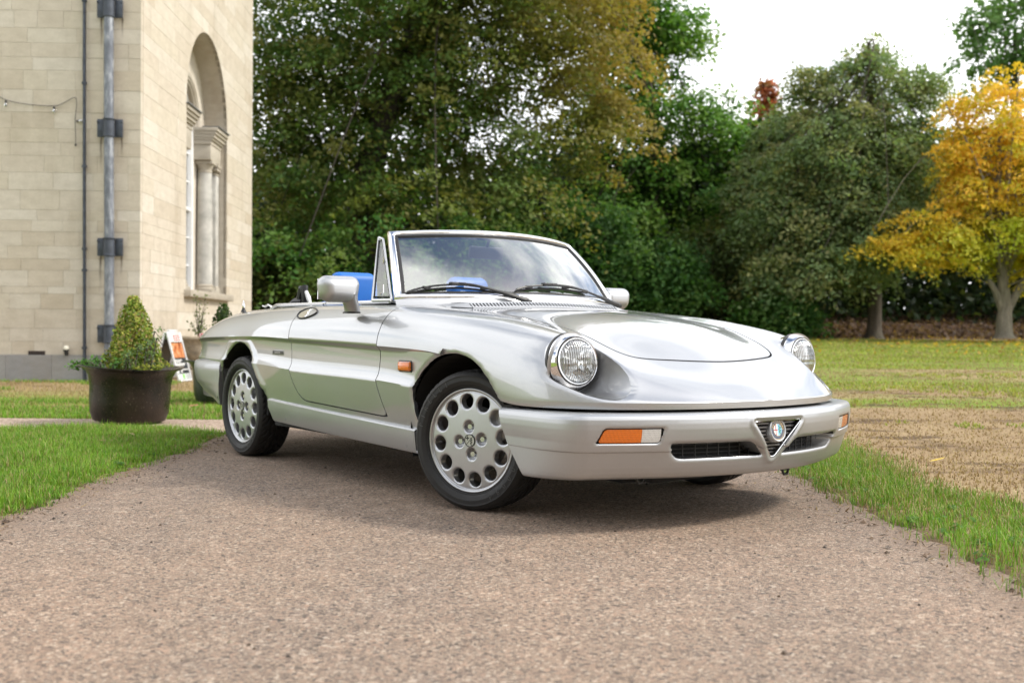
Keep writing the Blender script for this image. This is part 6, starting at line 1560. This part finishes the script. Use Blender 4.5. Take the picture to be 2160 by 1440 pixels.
# A-board
A0 = at(363, 793, 14.75); A0[2] = 0
ab = thing('pavement_sign', 'leaning A-board sign with a photo poster between the planters, against the sunlit wall', 'sign', tuple(A0), (0, 0, R(83)))
H_, Wd, lean = .68, .42, R(14)
def ab_face(sgn):
    f_ = part('board_panel', ab, (0, sgn * .20, 0), (lean * sgn, 0, 0 if sgn < 0 else 0)); return f_
f1 = part('front_board', ab, (0, -.19, 0), (R(-15), 0, 0)); f2 = part('rear_board', ab, (0, .19, 0), (R(15), 0, 0))
def brd(f, s):
    mb = MB(); 
    for x in (-Wd / 2 + .012, Wd / 2 - .012): mb.box((x, 0, H_ / 2), (.024, .022, H_), bev=.003)
    for z in (.012, H_ - .012): mb.box((0, .0005, z), (Wd - .047, .021, .024), bev=.003)
    mb.build('board_frame', simple('sign_frame_white', (.72, .73, .74, 1), .35, .1) if 'sign_frame_white' not in bpy.data.materials else bpy.data.materials['sign_frame_white'], f)
    mb = MB(); mb.box((0, .004, H_ / 2), (Wd - .05, .006, H_ - .05)); mb.build('board_panel', simple('sign_panel_dark', (.035, .038, .042, 1), .35) if 'sign_panel_dark' not in bpy.data.materials else bpy.data.materials['sign_panel_dark'], f, smooth=False)
brd(f1, -1); brd(f2, 1)
def photo_mat():
    b = NB('poster_photo'); o = b.obj(); f = b.noise(o, 9, 4, .6)
    return b.done(b.bsdf(Base_Color=b.ramp(f, [(.3, (.06, .02, .01, 1)), (.45, (.42, .12, .04, 1)), (.58, (.62, .30, .14, 1)), (.72, (.62, .62, .56, 1))]), Roughness=.3))
po_ = MB(); W_ = Wd - .05
def rect(x0, x1, z0, z1, mi, lift=.0): po_.add([(x0, -.0005 - lift, z0), (x1, -.0005 - lift, z0), (x1, -.0005 - lift, z1), (x0, -.0005 - lift, z1)], [(0, 1, 2, 3)], mi)
rect(-W_ / 2, W_ / 2, .545, .655, 0); rect(-.05, .15, .56, .635, 1, .001); rect(-.04, .14, .575, .59, 0, .002); rect(-.03, .12, .605, .62, 0, .002)
rect(-W_ / 2 + .02, W_ / 2 - .01, .325, .53, 2, .001)
for z, a, c in ((.285, -.17, .05), (.262, -.17, .0), (.235, -.17, .13), (.215, -.17, .10)): rect(a, c, z, z + .014, 0, .001)
rect(-.17, .17, .155, .168, 0, .001); rect(-.17, -.12, .115, .148, 0, .001); rect(-.06, -.02, .12, .148, 0, .001); rect(-.18, .18, .03, .105, 3, .001); rect(-.05, .02, .04, .098, 4, .002)
for k in range(5): rect(.05, .18, .042 + .012 * k, .048 + .012 * k, 5, .002)
po_.build('poster', [simple('poster_white', (.72, .72, .71, 1), .4), simple('poster_red', (.55, .07, .06, 1), .4), photo_mat(), simple('poster_pale', (.62, .66, .64, 1), .4), simple('poster_green', (.22, .50, .12, 1), .4), simple('poster_grey', (.25, .25, .27, 1), .4)], f1, smooth=False)
mb = MB(); mb.box((0, 0, .675), (Wd * .6, .05, .03), bev=.01); mb.build('hinge_bar', bpy.data.materials['sign_frame_white'], ab)
# low handrail post tip seen over the planter
# small litter and leaves
lm = simple('dead_leaf', (.26, .13, .06, 1), .7, 0, .3, 40)
def fallen(px, py, label, s=.035, mat=lm, name='fallen_leaf', cat='leaf', group='fallen leaves on the grass', seed=0):
    hz = 694.7; d_ = .7282 * 2313 / (py - (694.7 + .0079 * (px - 1080))); p = at(px, py, d_); z = float(gz(p[0], p[1])) + .02
    if p[0] > 1.5:
        for _ in range(6): z = float(gz(p[0], p[1])) + .02; d_ = (.7282 - z) * 2313 / (py - (694.7 + .0079 * (px - 1080))); p = at(px, py, d_)
    q = smooth_poly([(-1, 0), (-.4, .45), (.4, .4), (1, 0), (.35, -.42), (-.45, -.38)], 3); mb = MB(); n = len(q)
    V = [(x * s, y * s, .25 * s * abs(y) + .12 * s * x * x) for x, y in q] + [(0, 0, 0)]; mb.add(V, [(i, (i + 1) % n, n) for i in range(n)])
    o = mb.build(name, mat, None, loc=(p[0], p[1], z + .012), rot=(R(12 * math.sin(seed)), R(15 * math.cos(seed * 2)), seed)); tag(o, label, cat, group); return o
fallen(409, 862, 'rust-brown fallen leaf on the grass just below the dark green planter', .05, seed=1.0)
fallen(278, 924, 'pale tan fallen leaf in the verge below the bronze planter', .035, simple('tan_leaf', (.40, .28, .16, 1), .7), seed=2.2)
fallen(1978, 975, 'yellow fallen leaf on the dry lawn to the right of the car', .045, simple('yellow_leaf', (.6, .42, .04, 1), .6), seed=3.1)
fallen(216, 938, 'small orange-brown fallen leaf on the left verge', .025, seed=4.0)
fallen(1905, 764, 'scrap of white litter lying far out on the right-hand lawn', .10, simple('white_litter', (.8, .8, .8, 1), .6), 'litter', 'litter', None, 5.0)

# ---------------------------------------------------------------- the long front of the house behind the viewpoint (seen mirrored in the paint and chrome)
hs = thing('house_front', 'long cream stone house front with tall sash windows, mirrored in the wing and headlamp chrome', 'building', (-6, -13, 0))
mb = MB(); mb.box((0, -3, 4.6), (44, 6, 9.2)); mb.build('wall', M['stone'], hs, smooth=False)
mb = MB(); mb.box((0, .12, 9.3), (44.6, .6, .4), bev=.05); mb.box((0, .08, .4), (44.4, .3, .8), bev=.03); mb.build('cornice', M['stone_trim'], hs)
wm_ = MB(); wm_.box((0, .03, 0), (1.3, .12, 2.7)); wme = None
for zz in (2.6, 6.6):
    for k in range(11):
        x = -20 + 4 * k
        if wme is None:
            mb = MB()
            for xx in (-.6, .6): mb.box((xx, .05, 0), (.09, .14, 2.6))
            for z2 in (-1.3, 0, 1.3): mb.box((0, .048, z2), (1.29, .13, .08))
            wme = mesh_from('window', mb.V, mb.F, False); wme.materials.append(M['joist'])
            mb = MB(); mb.box((0, .02, 0), (1.3, .06, 2.7)); gme = mesh_from('pane', mb.V, mb.F, False); gme.materials.append(simple('dark_window_glass', (.03, .035, .04, 1), .08))
        o = link('window', wme, None, hs, (x, 0, zz)); link('pane', gme, None, o)
